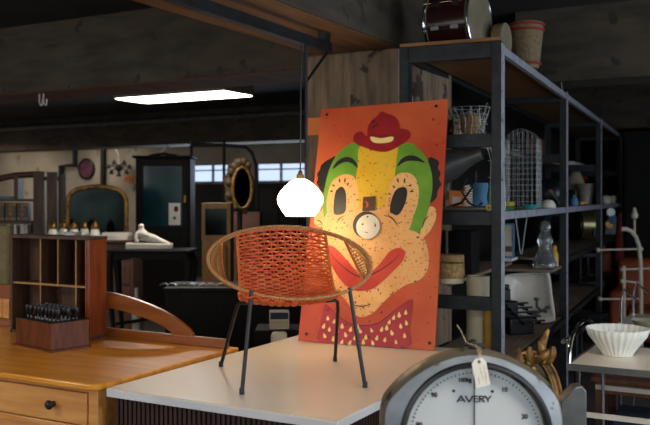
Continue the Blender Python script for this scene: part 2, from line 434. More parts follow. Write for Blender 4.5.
LZ = CZ - (200 - HY) * (lamp - Vector((0, 0, 0))).xy.length / F if False else None
ld = (CZ - RZ) * F / (44 - HY)
LZ = CZ - (198 - HY) * ld / F
LP = W(300.3, 198, ld)
t = thing('pendant_lamp', 'glowing white onion-shaped glass pendant lamp hanging above the woven chair', 'lamp', LP)
k = ld / F
prof = [(0.0001, 19.0), (3.0, 19.2), (6.0, 18.6), (11.0, 15.6), (16.0, 11.2), (20.5, 5.8), (22.6, 1.5), (23.0, -1.5), (22.3, -5.5), (20.0, -10), (17.6, -13.8), (14.8, -17.4), (14.3, -18.2), (13.6, -17.6), (16.8, -13.2), (21.2, -5.2), (21.9, -1.5), (21.4, 1.5), (15, 10.6), (6, 17.2), (0.0001, 18.0)]
m = MB(); m.lathe([(r * k, z * k) for r, z in prof], seg=48); part('shade', m, M['opal'], t)
m = MB(); m.lathe([(0.0001, 27.5), (1.5, 27.5), (2.2, 26), (2.4, 24), (3.6, 23.4), (3.8, 19.2), (0.0001, 18.8)], seg=24)
m.v = [Vector((v.x * k, v.y * k, v.z * k)) for v in m.v]; part('socket', m, M['brass'], t)
zt = RZ - LP.z
m = MB(); m.tube([(0, 0, 27 * k), (0.001, 0.0, 0.3), (0.002, 0.001, zt * 0.7), (xr - LP.x, lampy - LP.y, zt - 0.001)], 0.0042, 8); part('cord', m, M['black_paint'], t)

# orange panel and white cable on the column
a = ony(307, 118, 4.985); b = ony(319.5, 135, 4.985)
m = MB(); m.box2((a.x - 0.01, 4.984, b.z), (b.x + 0.01, 4.999, a.z)); single('orange_sign', m, M['orange'], 'small blank orange panel fixed to the concrete column', 'sign', bevel=0.002)
m = MB(); m.tube([ony(405, 60, 4.98), ony(407, 75, 4.985), ony(411, 90, 4.985), ony(412, 104, 4.985)], 0.007, 8); single('wall_cable', m, M['off_white'], 'loose white cable on the concrete column behind the rack post', 'cable')

# ================================================================== WHITE DISPLAY TABLE
TZ = 0.78
TX0, TX1, TY0, TY1 = -2.6, -1.476, 2.782, 4.42
t = thing('display_table', 'big low display table with worn white laminate top and fluted brown base', 'table', ((TX0 + TX1) / 2, (TY0 + TY1) / 2, 0))
hx, hy = (TX1 - TX0) / 2, (TY1 - TY0) / 2
m = MB(); m.box((0, 0, TZ - 0.003), (2 * hx - 0.004, 2 * hy - 0.004, 0.006)); part('tabletop', m, M['laminate'], t)
m = MB(); m.box((0, 0, TZ - 0.0215), (2 * hx, 2 * hy, 0.031)); part('edge_band', m, M['laminate_edge'], t, bevel=0.002)
m = MB(); m.box((0, 0, (TZ - 0.037) / 2), (2 * hx - 0.06, 2 * hy - 0.06, TZ - 0.037))
n = 52
for s, ln, ax in ((-1, 2 * hx - 0.06, 'x'), (1, 2 * hx - 0.06, 'x'), (-1, 2 * hy - 0.06, 'y'), (1, 2 * hy - 0.06, 'y')):
    cnt = int(ln / 0.024)
    for i in range(cnt):
        u = -ln / 2 + (i + 0.5) * ln / cnt
        if ax == 'x': m.box((u, s * (hy - 0.026), (TZ - 0.037) / 2), (0.014, 0.012, TZ - 0.037))
        else: m.box((s * (hx - 0.026), u, (TZ - 0.037) / 2), (0.012, 0.014, TZ - 0.037))
part('fluted_base', m, M['flute'], t)

# ================================================================== HOOP CHAIR
CC = cw(-0.157, 3.93, TZ + 0.001)
ch = thing('hoop_chair', 'orange woven oval hoop chair with thin black metal legs on the white table', 'chair', CC, YAW + radians(13.5))
RA, RB, RZC, RZS = 0.375, 0.28, 0.53, 0.145
def ring(th, s=1.0): return Vector((RA * s * cos(th), RB * s * sin(th), RZC + RZS * s * sin(th)))
m = MB(); NR = 720
pts = [ring(2 * pi * i / NR) for i in range(NR)]
m.tube(pts, [0.0074 + 0.0012 * (1 if (i // 2) % 2 else -1) for i in range(NR)], 10, closed=True)
pts2 = [ring(2 * pi * i / 180, 0.965) - Vector((0, 0, 0.004)) for i in range(180)]
m.tube(pts2, 0.0038, 8, closed=True)
part('hoop', m, M['tan_cord'], ch)
def sling(x, s):
    kk = sqrt(max(0, 1 - (x / RA) ** 2))
    p0 = Vector((x, RB * kk, RZC + RZS * kk)); p2 = Vector((x, -RB * kk, RZC - RZS * kk))
    p1 = Vector((x, 0.03, 0.238 + 0.10 * (abs(x) / RA) ** 2))
    return p0 * (1 - s) ** 2 + p1 * 2 * s * (1 - s) + p2 * s * s - Vector((0.05 * s * s, 0, 0))
def slingn(x, s):
    a = sling(x, min(1, s + 0.01)) - sling(x, max(0, s - 0.01)); a.normalize()
    return Vector((1, 0, 0)).cross(a).normalized()
m = MB(); XW = 0.217; NW = 14; ROWS = 44
for j in range(ROWS):
    s = 0.018 + 0.964 * j / (ROWS - 1)
    p = []
    for i in range((NW - 1) * 6 + 1):
        x = -XW + 2 * XW * i / ((NW - 1) * 6)
        off = 0.0062 * cos(pi * i / 6 + (pi if j % 2 else 0))
        p.append(sling(x, s) + slingn(x, s) * off)
    m.tube(p, 0.0068, 6, flat=0.85)
for i in range(1, NW - 1):
    x = -XW + 2 * XW * i / (NW - 1)
    m.tube([sling(x, k / 40) for k in range(41)], 0.0036, 6)
part('seat_weave', m, M['red_cord'], ch)
for s in (-1, 1):
    m = MB(); m.tube([sling(s * XW, k / 60) for k in range(61)], [0.0068 + 0.0012 * (k % 2) for k in range(61)], 8); part('side_cord', m, M['orange_rod'], ch)
    m = MB()
    th0, th1 = (radians(38), radians(-36)) if s > 0 else (radians(142), radians(216))
    A, B = ring(th0), ring(th1)
    def chord(u):
        p = A * (1 - u) + B * u
        return p + Vector((s * 0.012, 0, -0.03)) * (4 * u * (1 - u))
    m.tube([chord(u / 24) for u in range(25)], 0.0058, 8); part('arm_rod', m, M['orange_rod'], ch)
    m = MB(); NS = 17
    for i in range(1, NS):
        u = i / NS; th = th0 + (th1 - th0) * u
        a, b = ring(th), chord(u)
        m.tube([a, (a + b) / 2 - Vector((0, 0, 0.006)), b], 0.0023, 5)
        if i < NS - 1:
            b2 = chord((i + 1.5) / NS); m.tube([a, (a + b2) / 2 - Vector((0, 0, 0.010)), b2], 0.0021, 5)
    for fr in (0.35, 0.7):
        m.tube([ring(th0 + (th1 - th0) * u / 24) * (1 - fr) + chord(u / 24) * fr - Vector((0, 0, 0.006)) for u in range(1, 24)], 0.0024, 5)
    part('arm_netting', m, M['tan_cord'], ch)
for s in (-1, 1):
    top = ring(0); xk = 0.215; kk = sqrt(1 - (xk / RA) ** 2)
    top = Vector((s * xk, -RB * kk - 0.002, RZC - RZS * kk + 0.012)); foot = Vector((s * 0.266, -0.302, 0.006))
    m = MB(); m.tube([foot, foot * 0.5 + top * 0.5, top], 0.0088, 12); m.lathe([(0.0001, 0), (0.011, 0), (0.011, 0.022), (0.0088, 0.026)], (foot.x, foot.y, 0), 12)
    part('leg', m, M['black_paint'], ch)
for s in (-1, 1):
    foot = Vector((s * 0.284, 0.295, 0.007)); cor = Vector((s * 0.238, 0.055, 0.322))
    path = [foot, foot.lerp(cor, 0.9), cor + Vector((-s * 0.004, -0.001, 0.006)), cor + Vector((-s * 0.018, -0.002, 0.014)), Vector((s * 0.2, 0.052, 0.333)), Vector((s * 0.0005, 0.052, 0.333))]
    m = MB(); m.tube(path, 0.0085, 12); m.lathe([(0.0001, 0), (0.0108, 0), (0.0108, 0.022), (0.0085, 0.026)], (foot.x, foot.y, 0), 12)
    part('leg', m, M['black_paint'], ch)

# ================================================================== PAINTED CLOWN BOARD
BL, BR = onz(298, 341, TZ + 0.0045), onz(434.5, 350.3, TZ + 0.0045)
e = (BR - BL).normalized()
nh = Vector((-e.y, e.x, 0.0)).normalized()
LEAN = radians(11.0)
up = Vector((0, 0, cos(LEAN))) + nh * sin(LEAN)
nf = e.cross(up).normalized()                   # towards the viewer
def B(px, py, off=0.0):
    return onplane(px, py, BL, nf) + nf * off
BO = BL.copy()
toL = Matrix((( e.x, up.x, nf.x), (e.y, up.y, nf.y), (e.z, up.z, nf.z))).transposed()
BM = Matrix((( e.x, up.x, nf.x, BO.x), (e.y, up.y, nf.y, BO.y), (e.z, up.z, nf.z, BO.z), (0, 0, 0, 1)))
BI = BM.inverted()
def bl(px, py):                                  # a photo pixel on the painted face -> board coordinates
    p = BI @ B(px, py); return (p.x, p.y)
def c1(l): return [bl(300 + x / 3.147, 95 + y / 3.147) for x, y in l]
def c2(l): return [bl(290 + x / 3.15, 220 + y / 3.15) for x, y in l]
def smooth_poly(p, n=4, closed=True):
    out = []; N = len(p)
    for i in range(N if closed else N - 1):
        g = (lambda k: p[k % N]) if closed else (lambda k: p[min(max(k, 0), N - 1)])
        a, b, c, d = g(i - 1), g(i), g(i + 1), g(i + 2)
        for j in range(n):
            t = j / n
            out.append(tuple(0.5 * ((2 * b[q]) + (-a[q] + c[q]) * t + (2 * a[q] - 5 * b[q] + 4 * c[q] - d[q]) * t * t + (-a[q] + 3 * b[q] - 3 * c[q] + d[q]) * t ** 3) for q in (0, 1)))
    if not closed: out.append(p[-1])
    return out
board = bpy.data.objects.new('clown_board', None); COL.objects.link(board); board.matrix_world = BM
tag(board, 'tall orange board painted with a grinning clown in a red hat, behind the chair', 'painted board')
PM = ['p_orange', 'p_hat', 'p_yellow', 'p_green', 'p_flesh', 'p_black', 'p_mouth', 'p_tie', 'p_cream', 'p_brown', 'p_white']
PI_ = {k: i for i, k in enumerate(PM)}
m = MB()
cor = [bl(298, 341), bl(434.5, 350.3), bl(448, 99), bl(321.5, 109.5)]
m.prism(cor, -0.016)
LAY = [0]
def paint(poly, mt):
    LAY[0] += 1; z = 0.0002 + 0.00012 * LAY[0]
    m.mi = PI_[mt]; m.flat([(x, y, z) for x, y in poly])
def stroke(p, w0, mt='p_black', w1=None):
    p = smooth_poly(p, 5, False); n = len(p); L_, R_ = [], []
    for i in range(n):
        a, b = p[max(0, i - 1)], p[min(n - 1, i + 1)]
        dx, dy = b[0] - a[0], b[1] - a[1]; l = math.hypot(dx, dy) or 1
        w = w0 * (0.25 + 0.75 * sin(pi * min(1, max(0, i / (n - 1)))))
        L_.append((p[i][0] - dy / l * w, p[i][1] + dx / l * w)); R_.append((p[i][0] + dy / l * w, p[i][1] - dx / l * w))
    paint(L_ + R_[::-1], mt)
paint(smooth_poly(c1([(112, 196), (92, 202), (76, 212), (66, 222), (62, 236), (54, 248), (56, 264), (52, 276), (60, 290), (66, 304), (80, 306), (90, 260)])), 'p_black')
paint(smooth_poly(c1([(404, 200), (424, 200), (438, 212), (434, 230), (443, 246), (438, 264), (445, 282), (434, 300), (430, 322), (414, 338), (404, 330), (404, 260)])), 'p_black')
paint(smooth_poly(c1([(80, 358), (62, 366), (48, 380), (44, 398), (52, 412), (72, 418), (96, 424)])), 'p_flesh')
paint(smooth_poly(c1([(380, 425), (392, 388), (406, 354), (420, 352), (429, 366), (427, 392), (414, 420), (398, 440), (380, 452)])), 'p_flesh')
paint(smooth_poly(c1([(172, 150), (140, 165), (112, 195), (92, 235), (78, 290), (72, 330), (74, 380), (88, 422), (130, 440), (350, 450), (378, 428), (398, 380), (410, 335), (417, 290), (413, 240), (396, 195), (370, 165), (345, 150), (310, 158), (240, 150)])), 'p_green')
paint(smooth_poly(c1([(190, 158), (248, 150), (305, 158), (304, 200), (299, 250), (292, 300), (284, 350), (270, 430), (190, 430), (178, 330), (176, 270), (182, 220)])), 'p_yellow')
paint(smooth_poly(c1([(98, 420), (88, 380), (84, 345), (88, 310), (100, 275), (122, 256), (150, 249), (172, 260), (181, 290), (184, 330), (178, 380), (160, 420)])), 'p_flesh')
paint(smooth_poly(c1([(302, 254), (326, 244), (351, 249), (368, 270), (374, 300), (371, 340), (356, 385), (340, 425), (290, 430), (268, 390), (272, 330), (284, 285)])), 'p_flesh')
face = [(327, 213), (322, 235), (320, 255), (326, 275), (335, 290), (345, 299), (351, 308), (355, 315), (363, 317), (373, 313), (380, 306), (388, 298), (398, 290), (408, 284), (418, 281), (426, 273), (429, 262), (428, 250), (424, 239), (416, 232), (405, 228), (400, 219), (389, 209), (374, 207), (358, 209), (342, 211)]
paint(smooth_poly([bl(x, y) for x, y in face]), 'p_flesh')
paint(smooth_poly(c1([(210, 130), (214, 100), (228, 78), (246, 64), (250, 56), (262, 52), (272, 58), (294, 65), (311, 84), (316, 107), (332, 107), (348, 118), (345, 136), (325, 152), (300, 168), (272, 179), (240, 177), (205, 166), (180, 156), (168, 140), (174, 122), (194, 115)])), 'p_hat')
paint(smooth_poly(c1([(222, 131), (255, 136), (292, 131), (289, 146), (258, 152), (229, 148)])), 'p_cream')
stroke(c1([(218, 124), (255, 130), (300, 124)]), 0.002)
for q in ((226, 88), (236, 98), (228, 104)): stroke(c1([q, (q[0] + 10, q[1] - 8)]), 0.004)
paint(smooth_poly(c1([(107, 372), (107, 335), (112, 306), (124, 291), (136, 291), (144, 306), (146, 335), (142, 368), (124, 377)])), 'p_black')
paint(smooth_poly(c1([(283, 366), (288, 330), (300, 302), (316, 291), (332, 291), (338, 304), (335, 328), (324, 358), (308, 378), (292, 374)])), 'p_black')
paint(smooth_poly(c1([(103, 234), (115, 211), (138, 197), (160, 197), (177, 213), (182, 230), (164, 216), (145, 211), (124, 219)])), 'p_black')
paint(smooth_poly(c1([(306, 226), (318, 203), (340, 191), (366, 193), (394, 213), (366, 208), (340, 208), (322, 215)])), 'p_black')
for l in ([(96, 305), (104, 302)], [(102, 282), (110, 288)], [(124, 263), (126, 276)], [(143, 262), (141, 276)], [(154, 276), (149, 286)],
          [(306, 262), (311, 276)], [(330, 262), (329, 277)], [(352, 282), (343, 288)], [(358, 303), (346, 304)], [(292, 286), (300, 292)]):
    stroke(c1(l), 0.0045)
stroke(c1([(116, 404), (126, 388), (140, 382)]), 0.003); stroke(c1([(264, 379), (284, 384), (298, 396), (308, 414)]), 0.0035)
stroke(c1([(404, 380), (392, 396), (386, 418)]), 0.003); stroke(c1([(52, 392), (64, 398), (74, 412)]), 0.003)
paint(smooth_poly(c2([(116, 82), (138, 84), (166, 110), (200, 150), (226, 175), (256, 165), (290, 130), (314, 100), (340, 88), (358, 94), (363, 110), (350, 136), (320, 166), (290, 195), (264, 215), (236, 223), (205, 222), (175, 205), (150, 176), (130, 142), (114, 108)])), 'p_mouth')
stroke(c2([(124, 98), (150, 131), (188, 163), (220, 179), (250, 175), (290, 155), (328, 127), (346, 106)]), 0.0035)
stroke(c2([(194, 266), (225, 272), (256, 265)]), 0.003)
paint(smooth_poly(c2([(93, 384), (95, 340), (104, 290), (113, 264), (146, 295), (176, 320), (205, 330), (242, 332), (280, 324), (312, 300), (346, 275), (386, 249), (380, 300), (376, 350), (374, 402), (230, 392)]), 3), 'p_tie')
stroke(c2([(113, 264), (146, 295), (176, 320), (205, 330), (242, 332), (280, 324), (312, 300), (346, 275), (386, 249)]), 0.002)
rd = random.Random(3)
drops = [(120, 310), (125, 345), (110, 365), (140, 320), (150, 350), (138, 375), (165, 335), (176, 362), (192, 345), (205, 372), (222, 350), (240, 370), (258, 348), (232, 385), (275, 372), (290, 345), (300, 378), (314, 322), (322, 356), (335, 385), (345, 300), (350, 335), (362, 365), (366, 292), (328, 308), (165, 385), (190, 388), (262, 388), (108, 335), (306, 300 + 40), (368, 325), (215, 332 + 6)]
for (x, y) in drops:
    s = 1.0 + 0.3 * rd.random(); a = rd.uniform(-0.4, 0.4)
    sh = [(0, -8), (3.4, -1), (4, 3.4), (0, 6.5), (-4, 3.4), (-3.4, -1)]
    paint(smooth_poly(c2([(x + s * (u * cos(a) - v * sin(a)), y + s * (u * sin(a) + v * cos(a))) for u, v in sh]), 3), 'p_cream')
paint(c1([(200, 322), (238, 319), (238, 364), (198, 367)]), 'p_brown')
stroke(c1([(208, 334), (214, 345), (210, 356)]), 0.006, 'p_mouth')
nx, ny = bl(367.3, 226)
paint([(nx - 0.008 + 0.076 * cos(a * pi / 20), ny + 0.006 + 0.076 * sin(a * pi / 20)) for a in range(40)], 'p_black')  # black disc, offset behind the nose, paints its recess shadow
for k in range(9):
    q = cor[0], cor[1], cor[2], cor[3]
for px, py in ((327.5, 115), (436.5, 106.5), (307, 334), (430, 343)):
    x, y = bl(px, py); paint([(x + 0.009 * cos(a * pi / 8), y + 0.009 * sin(a * pi / 8)) for a in range(16)], 'p_black')
part('panel', m, [M[k_] for k_ in PM], board, smooth=0)
m = MB()
m.lathe([(0.0001, 0.018), (0.03, 0.0168), (0.05, 0.013), (0.064, 0.008), (0.07, 0.006)], (nx + 0.008, ny - 0.005, 0.006), 40)
m.mi = 1
m.lathe([(0.0001, 0.0068), (0.018, 0.006), (0.02, 0)], (nx + 0.006, ny - 0.024, 0.016), 20); m.lathe([(0.0001, 0.004), (0.013, 0.003), (0.014, 0)], (nx + 0.044, ny + 0.0, 0.017), 16)
m.lathe([(0.0001, 0.003), (0.006, 0.003), (0.006, 0)], (nx - 0.02, ny + 0.006, 0.021), 10); m.lathe([(0.0001, 0.003), (0.005, 0.003), (0.006, 0)], (nx + 0.004, ny + 0.05, 0.017), 10)
part('nose_disc', m, [M['p_white'], M['p_brown']], board)

# ================================================================== PINE WASHSTAND
WX0, WX1, WY0, WY1, WZ = -4.75, -2.64, 2.763, 3.84, 0.79
t = thing('washstand', 'long honey-coloured pine washstand with a drawer and a curved gallery at its back', 'washstand', ((WX0 + WX1) / 2, (WY0 + WY1) / 2, 0))
ox, oy = (WX0 + WX1) / 2, (WY0 + WY1) / 2
def lx(x): return x - ox
def ly(y): return y - oy
m = MB()
hw, hd = (WX1 - WX0) / 2, (WY1 - WY0) / 2
rr = 0.05
outl = [(-hw, -hd), (hw - rr, -hd)] + [(hw - rr + rr * sin(a * pi / 12), -hd + rr - rr * cos(a * pi / 12)) for a in range(1, 6)] + [(hw, -hd + rr), (hw, hd), (-hw, hd)]
m.prism(outl, 0.03, Matrix.Translation((0, 0, WZ - 0.03))); part('top', m, M['oak'], t, bevel=0.008)
m = MB()
yf = -hd + 0.03
m.box2((-hw + 0.02, yf + 0.02, 0.12), (hw - 0.025, hd - 0.02, WZ - 0.03))                        # carcase
m.box2((hw - 0.075, yf, 0), (hw - 0.02, yf + 0.055, WZ - 0.03)); m.box2((-hw + 0.02, yf, 0), (-hw + 0.075, yf + 0.055, WZ - 0.03))
m.box2((-hw + 0.075, yf + 0.002, WZ - 0.045), (hw - 0.075, yf + 0.03, WZ - 0.03)); m.box2((-hw + 0.075, yf + 0.002, WZ - 0.225), (hw - 0.075, yf + 0.03, WZ - 0.198))
m.box2((hw - 0.075, hd - 0.075, 0), (hw - 0.02, hd - 0.02, 0.2)); m.box2((-hw + 0.02, hd - 0.075, 0), (-hw + 0.075, hd - 0.02, 0.2))
part('carcase', m, M['oak_edge'], t, bevel=0.003)
for k in range(2):
    x0 = -hw + 0.08 + k * (hw - 0.08 + 0.005); x1 = x0 + hw - 0.09
    d = MB(); d.box2((x0, yf + 0.001, WZ - 0.193), (x1, yf + 0.024, WZ - 0.05)); dr = part('drawer', d, M['oak_edge'], t, bevel=0.004)
    kb = MB(); R = Matrix.Rotation(pi / 2, 4, 'X')
    q = onz(52, 404, 0.0)
    kx = lx(ony(52, 404, WY0 + 0.02).x) if k == 1 else -0.75
    kb.lathe([(0.0001, 0.0), (0.012, 0.0), (0.013, 0.004), (0.009, 0.010), (0.010, 0.016), (0.020, 0.024), (0.022, 0.032), (0.016, 0.040), (0.0001, 0.043)], (kx, yf + 0.001, ony(52, 404, WY0 + 0.02).z), 20, R)
    part('knob', kb, M['ebony'], dr)
# curved openwork gallery
g = MB()
GY = WY1 - 0.05
def gpt(px, py): p = ony(px, py, WY1 - 0.04); return (lx(p.x), p.z)
out = [gpt(x, y) for x, y in ((104, 290.5), (118, 292.5), (131, 296), (143, 300), (155, 304.5), (165, 309), (175, 314.5), (185, 322), (192, 328), (196, 333))]
inn = [gpt(x, y) for x, y in ((176, 332), (168, 326), (158, 321), (145, 316), (131, 311.5), (118, 308), (104, 306))]
left = lx(WX0)
zt_, zi_ = out[0][1], inn[-1][1]
poly = [(left, zt_)] + out + [(out[-1][0], WZ)] + [(inn[0][0] - 0.02, WZ)] + inn + [(left, zi_)]
RX = Matrix.Translation((0, ly(GY), 0)) @ Matrix.Rotation(pi / 2, 4, 'X')
g.prism(poly, 0.03, RX); part('gallery_rail', g, M['oak_dark'], t, bevel=0.004)
g = MB(); g.box2((left, ly(GY) - 0.032, WZ), (hw - 0.03, ly(GY) + 0.002, WZ + 0.05)); part('gallery_base', g, M['oak_dark'], t, bevel=0.004)
for px in (2, 9):
    x = lx(ony(px, 300, GY).x)
    g = MB(); g.box2((x - 0.03, ly(GY) - 0.028, WZ + 0.05), (x + 0.03, ly(GY) - 0.002, zi_ + 0.01)); part('gallery_post', g, M['oak_edge'], t, bevel=0.004)

# pigeonhole box
PX0, PX1, PY0, PY1, PH = -4.145, -3.507, 3.615, 3.755, 0.585
t = thing('pigeonhole_box', 'upright open wooden box with pigeonholes and red sides on the washstand', 'box', ((PX0 + PX1) / 2, (PY0 + PY1) / 2, WZ))
w, d_ = (PX1 - PX0) / 2, (PY1 - PY0) / 2
m = MB(); m.box2((-w, -d_, 0), (-w + 0.018, d_, PH)); m.box2((-w, -d_, 0), (w, d_, 0.018)); m.box2((-w + 0.018, d_ - 0.012, 0.018), (w - 0.018, d_, PH - 0.02)); part('case', m, M['walnut'], t, bevel=0.002)
m = MB(); m.box2((w - 0.02, -d_ + 0.002, 0.018), (w, d_, PH - 0.02)); part('side_panel', m, M['mahogany'], t, bevel=0.002)
m = MB(); m.box2((-w - 0.004, -d_ - 0.004, PH - 0.02), (w + 0.004, d_ + 0.002, PH)); part('lid', m, M['walnut'], t, bevel=0.002)
m = MB(); m.box2((w - 0.03, -d_ - 0.001, 0.018), (w - 0.021, d_ - 0.015, PH - 0.022)); part('front_stile', m, M['mahogany'], t)
sh = 1.6 - (286 - HY) * 5.0 / F - WZ
m = MB(); m.box2((-w + 0.018, -d_ + 0.010, sh), (w - 0.03, d_ - 0.012, sh + 0.012)); m.mi = 1; m.box2((-w + 0.018, -d_ + 0.006, sh), (w - 0.03, -d_ + 0.010, sh + 0.012)); part('shelf', m, [M['walnut'], M['gold_wood']], t)
for px in (39.5, 57, 75):
    x = ony(px, 260, PY0).x - (PX0 + PX1) / 2
    m = MB(); m.box2((x - 0.004, -d_ + 0.010, sh + 0.012), (x + 0.004, d_ - 0.012, PH - 0.02)); m.mi = 1; m.box2((x - 0.004, -d_ + 0.006, sh + 0.012), (x + 0.004, -d_ + 0.010, PH - 0.02)); part('divider', m, [M['walnut'], M['gold_wood']], t)
    if px != 57:
        m = MB(); m.box2((x - 0.004, -d_ + 0.010, 0.018), (x + 0.004, d_ - 0.012, sh)); m.mi = 1; m.box2((x - 0.004, -d_ + 0.006, 0.018), (x + 0.004, -d_ + 0.010, sh)); part('divider', m, [M['walnut'], M['gold_wood']], t)
m = MB(); m.box((0.02, 0, PH + 0.011), (0.09, 0.05, 0.022)); single('steel_ruler_case', m, M['wire'], 'small silver metal case lying on top of the pigeonhole box', 'case', ((PX0 + PX1) / 2 + 0.1, (PY0 + PY1) / 2, WZ), bevel=0.003)
bpy.data.objects['steel_ruler_case'].name = 'metal_case'

# stamp box
SB = Vector((-3.555, 3.385, WZ)); SRZ = radians(-13)
t = thing('stamp_box', 'small red-brown dovetailed wooden box in front of the pigeonholes, full of stamps', 'box', SB, SRZ)
bw, bd, bh = 0.183, 0.112, 0.15
m = MB()
for s in (-1, 1):
    m.box((s * (bw - 0.007), 0, bh / 2), (0.014, 2 * bd, bh)); m.box((0, s * (bd - 0.007), bh / 2), (2 * bw - 0.028, 0.014, bh))
m.box((0, 0, 0.008), (2 * bw, 2 * bd, 0.016)); part('body', m, M['rosewood'], t, bevel=0.002)
m = MB(); m.box((0, 0, 0.005), (2 * bw + 0.02, 2 * bd + 0.02, 0.01)); part('plinth', m, M['rosewood'], t, bevel=0.002)
m = MB()
for s in (-1, 1):
    m.box((s * (bw - 0.008), 0, bh + 0.004), (0.02, 2 * bd + 0.004, 0.008)); m.box((0, s * (bd - 0.008), bh + 0.004), (2 * bw - 0.02, 0.02, 0.008))
part('rim', m, M['black_wood'], t)
m = MB(); m.box((0, 0, bh - 0.03), (2 * bw - 0.03, 2 * bd - 0.03, 0.012)); part('tray', m, M['walnut'], t)
st0 = None
for r_, (yy, cnt) in enumerate(((-0.055, 9), (0.0, 8), (0.058, 9))):
    for i in range(cnt):
        x = -0.155 + 0.31 * i / (cnt - 1) + rd.uniform(-0.005, 0.005)
        p = Matrix.Rotation(SRZ, 3, 'Z') @ Vector((x, yy, bh - 0.024))
        if st0 is None:
            st0 = thing('rubber_stamp', 'black-handled stamp standing in a row in the small red-brown box', 'stamp', SB + p, SRZ, 'stamps in the small wooden box')
            a = MB(); a.lathe([(0.0001, 0.035), (0.0055, 0.035), (0.0065, 0.05), (0.011, 0.06), (0.0125, 0.078), (0.010, 0.092), (0.0001, 0.094)], seg=12); part('handle', a, M['ebony'], st0)
            a = MB(); a.lathe([(0.0001, 0), (0.0125, 0), (0.0125, 0.012), (0.005, 0.016), (0.0045, 0.035), (0.0001, 0.035)], seg=10); part('shaft', a, M['wire'], st0)
        else:
            copy_thing(st0, SB + p, SRZ + rd.uniform(-1, 1))
# ================================================================== DIAL SCALE
SD = 2.5
S0 = cw((474.5 - CX) * SD / F, SD, 0)
DZ = CZ - (436 - HY) * SD / F
kp = SD / F
sc = thing('dial_scale', 'big grey-blue dial weighing scale with a round white face and black lettering', 'scale', S0, YAW)
op = [(381, 436), (380.5, 424), (381, 410), (384, 400), (390, 393.5), (401, 382), (413, 372.5), (428, 363.5), (444, 356.5), (458, 352.5), (474, 351), (492, 352.5), (512, 359), (528, 367), (543, 377), (553, 386), (560, 396), (564, 409), (565, 436), (562, 462), (552, 488), (530, 512), (500, 522), (474, 524), (448, 522), (418, 512), (395, 488), (384, 462)]
pol = sorted((math.atan2(-(y - 436), x - 474.5) % (2 * pi), math.hypot(x - 474.5, y - 436)) for x, y in op)
def orad(a):
    a %= 2 * pi
    for i in range(len(pol)):
        a0, r0_ = pol[i]; a1, r1_ = pol[(i + 1) % len(pol)]
        if i == len(pol) - 1: a1 += 2 * pi
        aa = a if a >= a0 else a + 2 * pi
        if a0 <= aa <= a1: return r0_ + (r1_ - r0_) * (aa - a0) / max(1e-9, a1 - a0)
    return pol[0][1]
NA = 120
def oring(f, y, blend=0.0, rc=0.0, lift=0.0):
    out = []
    for i in range(NA):
        a = 2 * pi * i / NA
        r = (orad(a - 0.06) + orad(a) * 2 + orad(a + 0.06)) / 4 * kp * f
        r = r * (1 - blend) + rc * blend
        out.append(Vector((r * cos(a), y, DZ + r * sin(a) + lift)))
    return out
m = MB()
m.loft([oring(0.72, 0.22, lift=-0.01), oring(0.9, 0.19, lift=-0.008), oring(0.975, 0.12, lift=-0.004), oring(1.0, 0.05), oring(0.985, 0.012), oring(0.955, -0.008)], cap0=True, cap1=False)
m.mi = 1
m.loft([oring(0.955, -0.008), oring(0.935, -0.014, 0.0), oring(0.9, -0.026, 0.6, 0.226), oring(0.9, -0.036, 1.0, 0.219)], cap0=False, cap1=False)
part('casing', m, [M['scale_dark'], M['scale_blue']], sc, smooth=50)
m = MB()
def crc(r, y): return [Vector((r * cos(2 * pi * i / NA), y, DZ + r * sin(2 * pi * i / NA))) for i in range(NA)]
m.loft([crc(0.222, -0.034), crc(0.219, -0.044), crc(0.212, -0.046), crc(0.208, -0.040), crc(0.207, -0.012)], False, False); part('bezel_ring', m, M['black_paint'], sc, smooth=50)
m = MB(); m.loft([crc(0.2065, -0.014), crc(0.198, -0.010)], False, False); part('dial_rim', m, M['scale_dark'], sc)
m = MB(); m.loft([crc(0.2, -0.0125), crc(0.1, -0.0125), crc(0.002, -0.0125)], False, True); part('dial_face', m, M['dial'], sc)
m = MB()
TXM = lambda x, z, rot=0.0: Matrix.Translation((x, -0.0135, DZ + z)) @ Matrix.Rotation(pi / 2, 4, 'X') @ Matrix.Rotation(rot, 4, 'Z')
for i in range(100):
    a = pi / 2 - 2 * pi * i / 100
    big = i % 10 == 0; L_ = 0.009 if big else (0.007 if i % 5 == 0 else 0.0045); wd = 0.0028 if big or i % 5 == 0 else 0.0034
    r = 0.187
    m.box((r * cos(a), -0.0134, DZ + r * sin(a)), (wd, 0.001, L_), ry=-(a - pi / 2))
part('dial_tick_marking', m, M['ink'], sc)
for s, px, py, z in (('100kg', 464, 379, 0.0165), ('10', 503.5, 388.8, 0.0185), ('20', 523.5, 415.5, 0.0185), ('90', 433.5, 394, 0.0185), ('80', 418.5, 423.5, 0.0185)):
    m = MB(); m.text(s, z, TXM((px - 474.5) * kp, (436 - py) * kp), 0.0004, 0.0007); part('dial_numeral', m, M['ink'], sc)
for px, py in ((453, 390), (491.5, 390.5)):
    m = MB(); m.lathe([(0.0045, 0), (0.004, 0.001), (0.0001, 0.0012)], ((px - 474.5) * kp, -0.0128, DZ + (436 - py) * kp), 14, Matrix.Rotation(pi / 2, 4, 'X')); part('screw', m, M['ink'], sc)
m = MB()
HX = 0.0186; lx0 = (456 - 474.5) * kp; lz0 = DZ + (436 - 401.0) * kp
def bar(x0_, z0_, x1_, z1_, wd=0.0034):
    wd *= 1.2
    a = math.atan2(z1_ - z0_, x1_ - x0_); L_ = math.hypot(x1_ - x0_, z1_ - z0_)
    m.box((lx0 + (x0_ + x1_) / 2, -0.0137, lz0 + (z0_ + z1_) / 2), (L_, 0.001, wd), ry=-a)
U = 0.0029                                        # one photo pixel of lettering
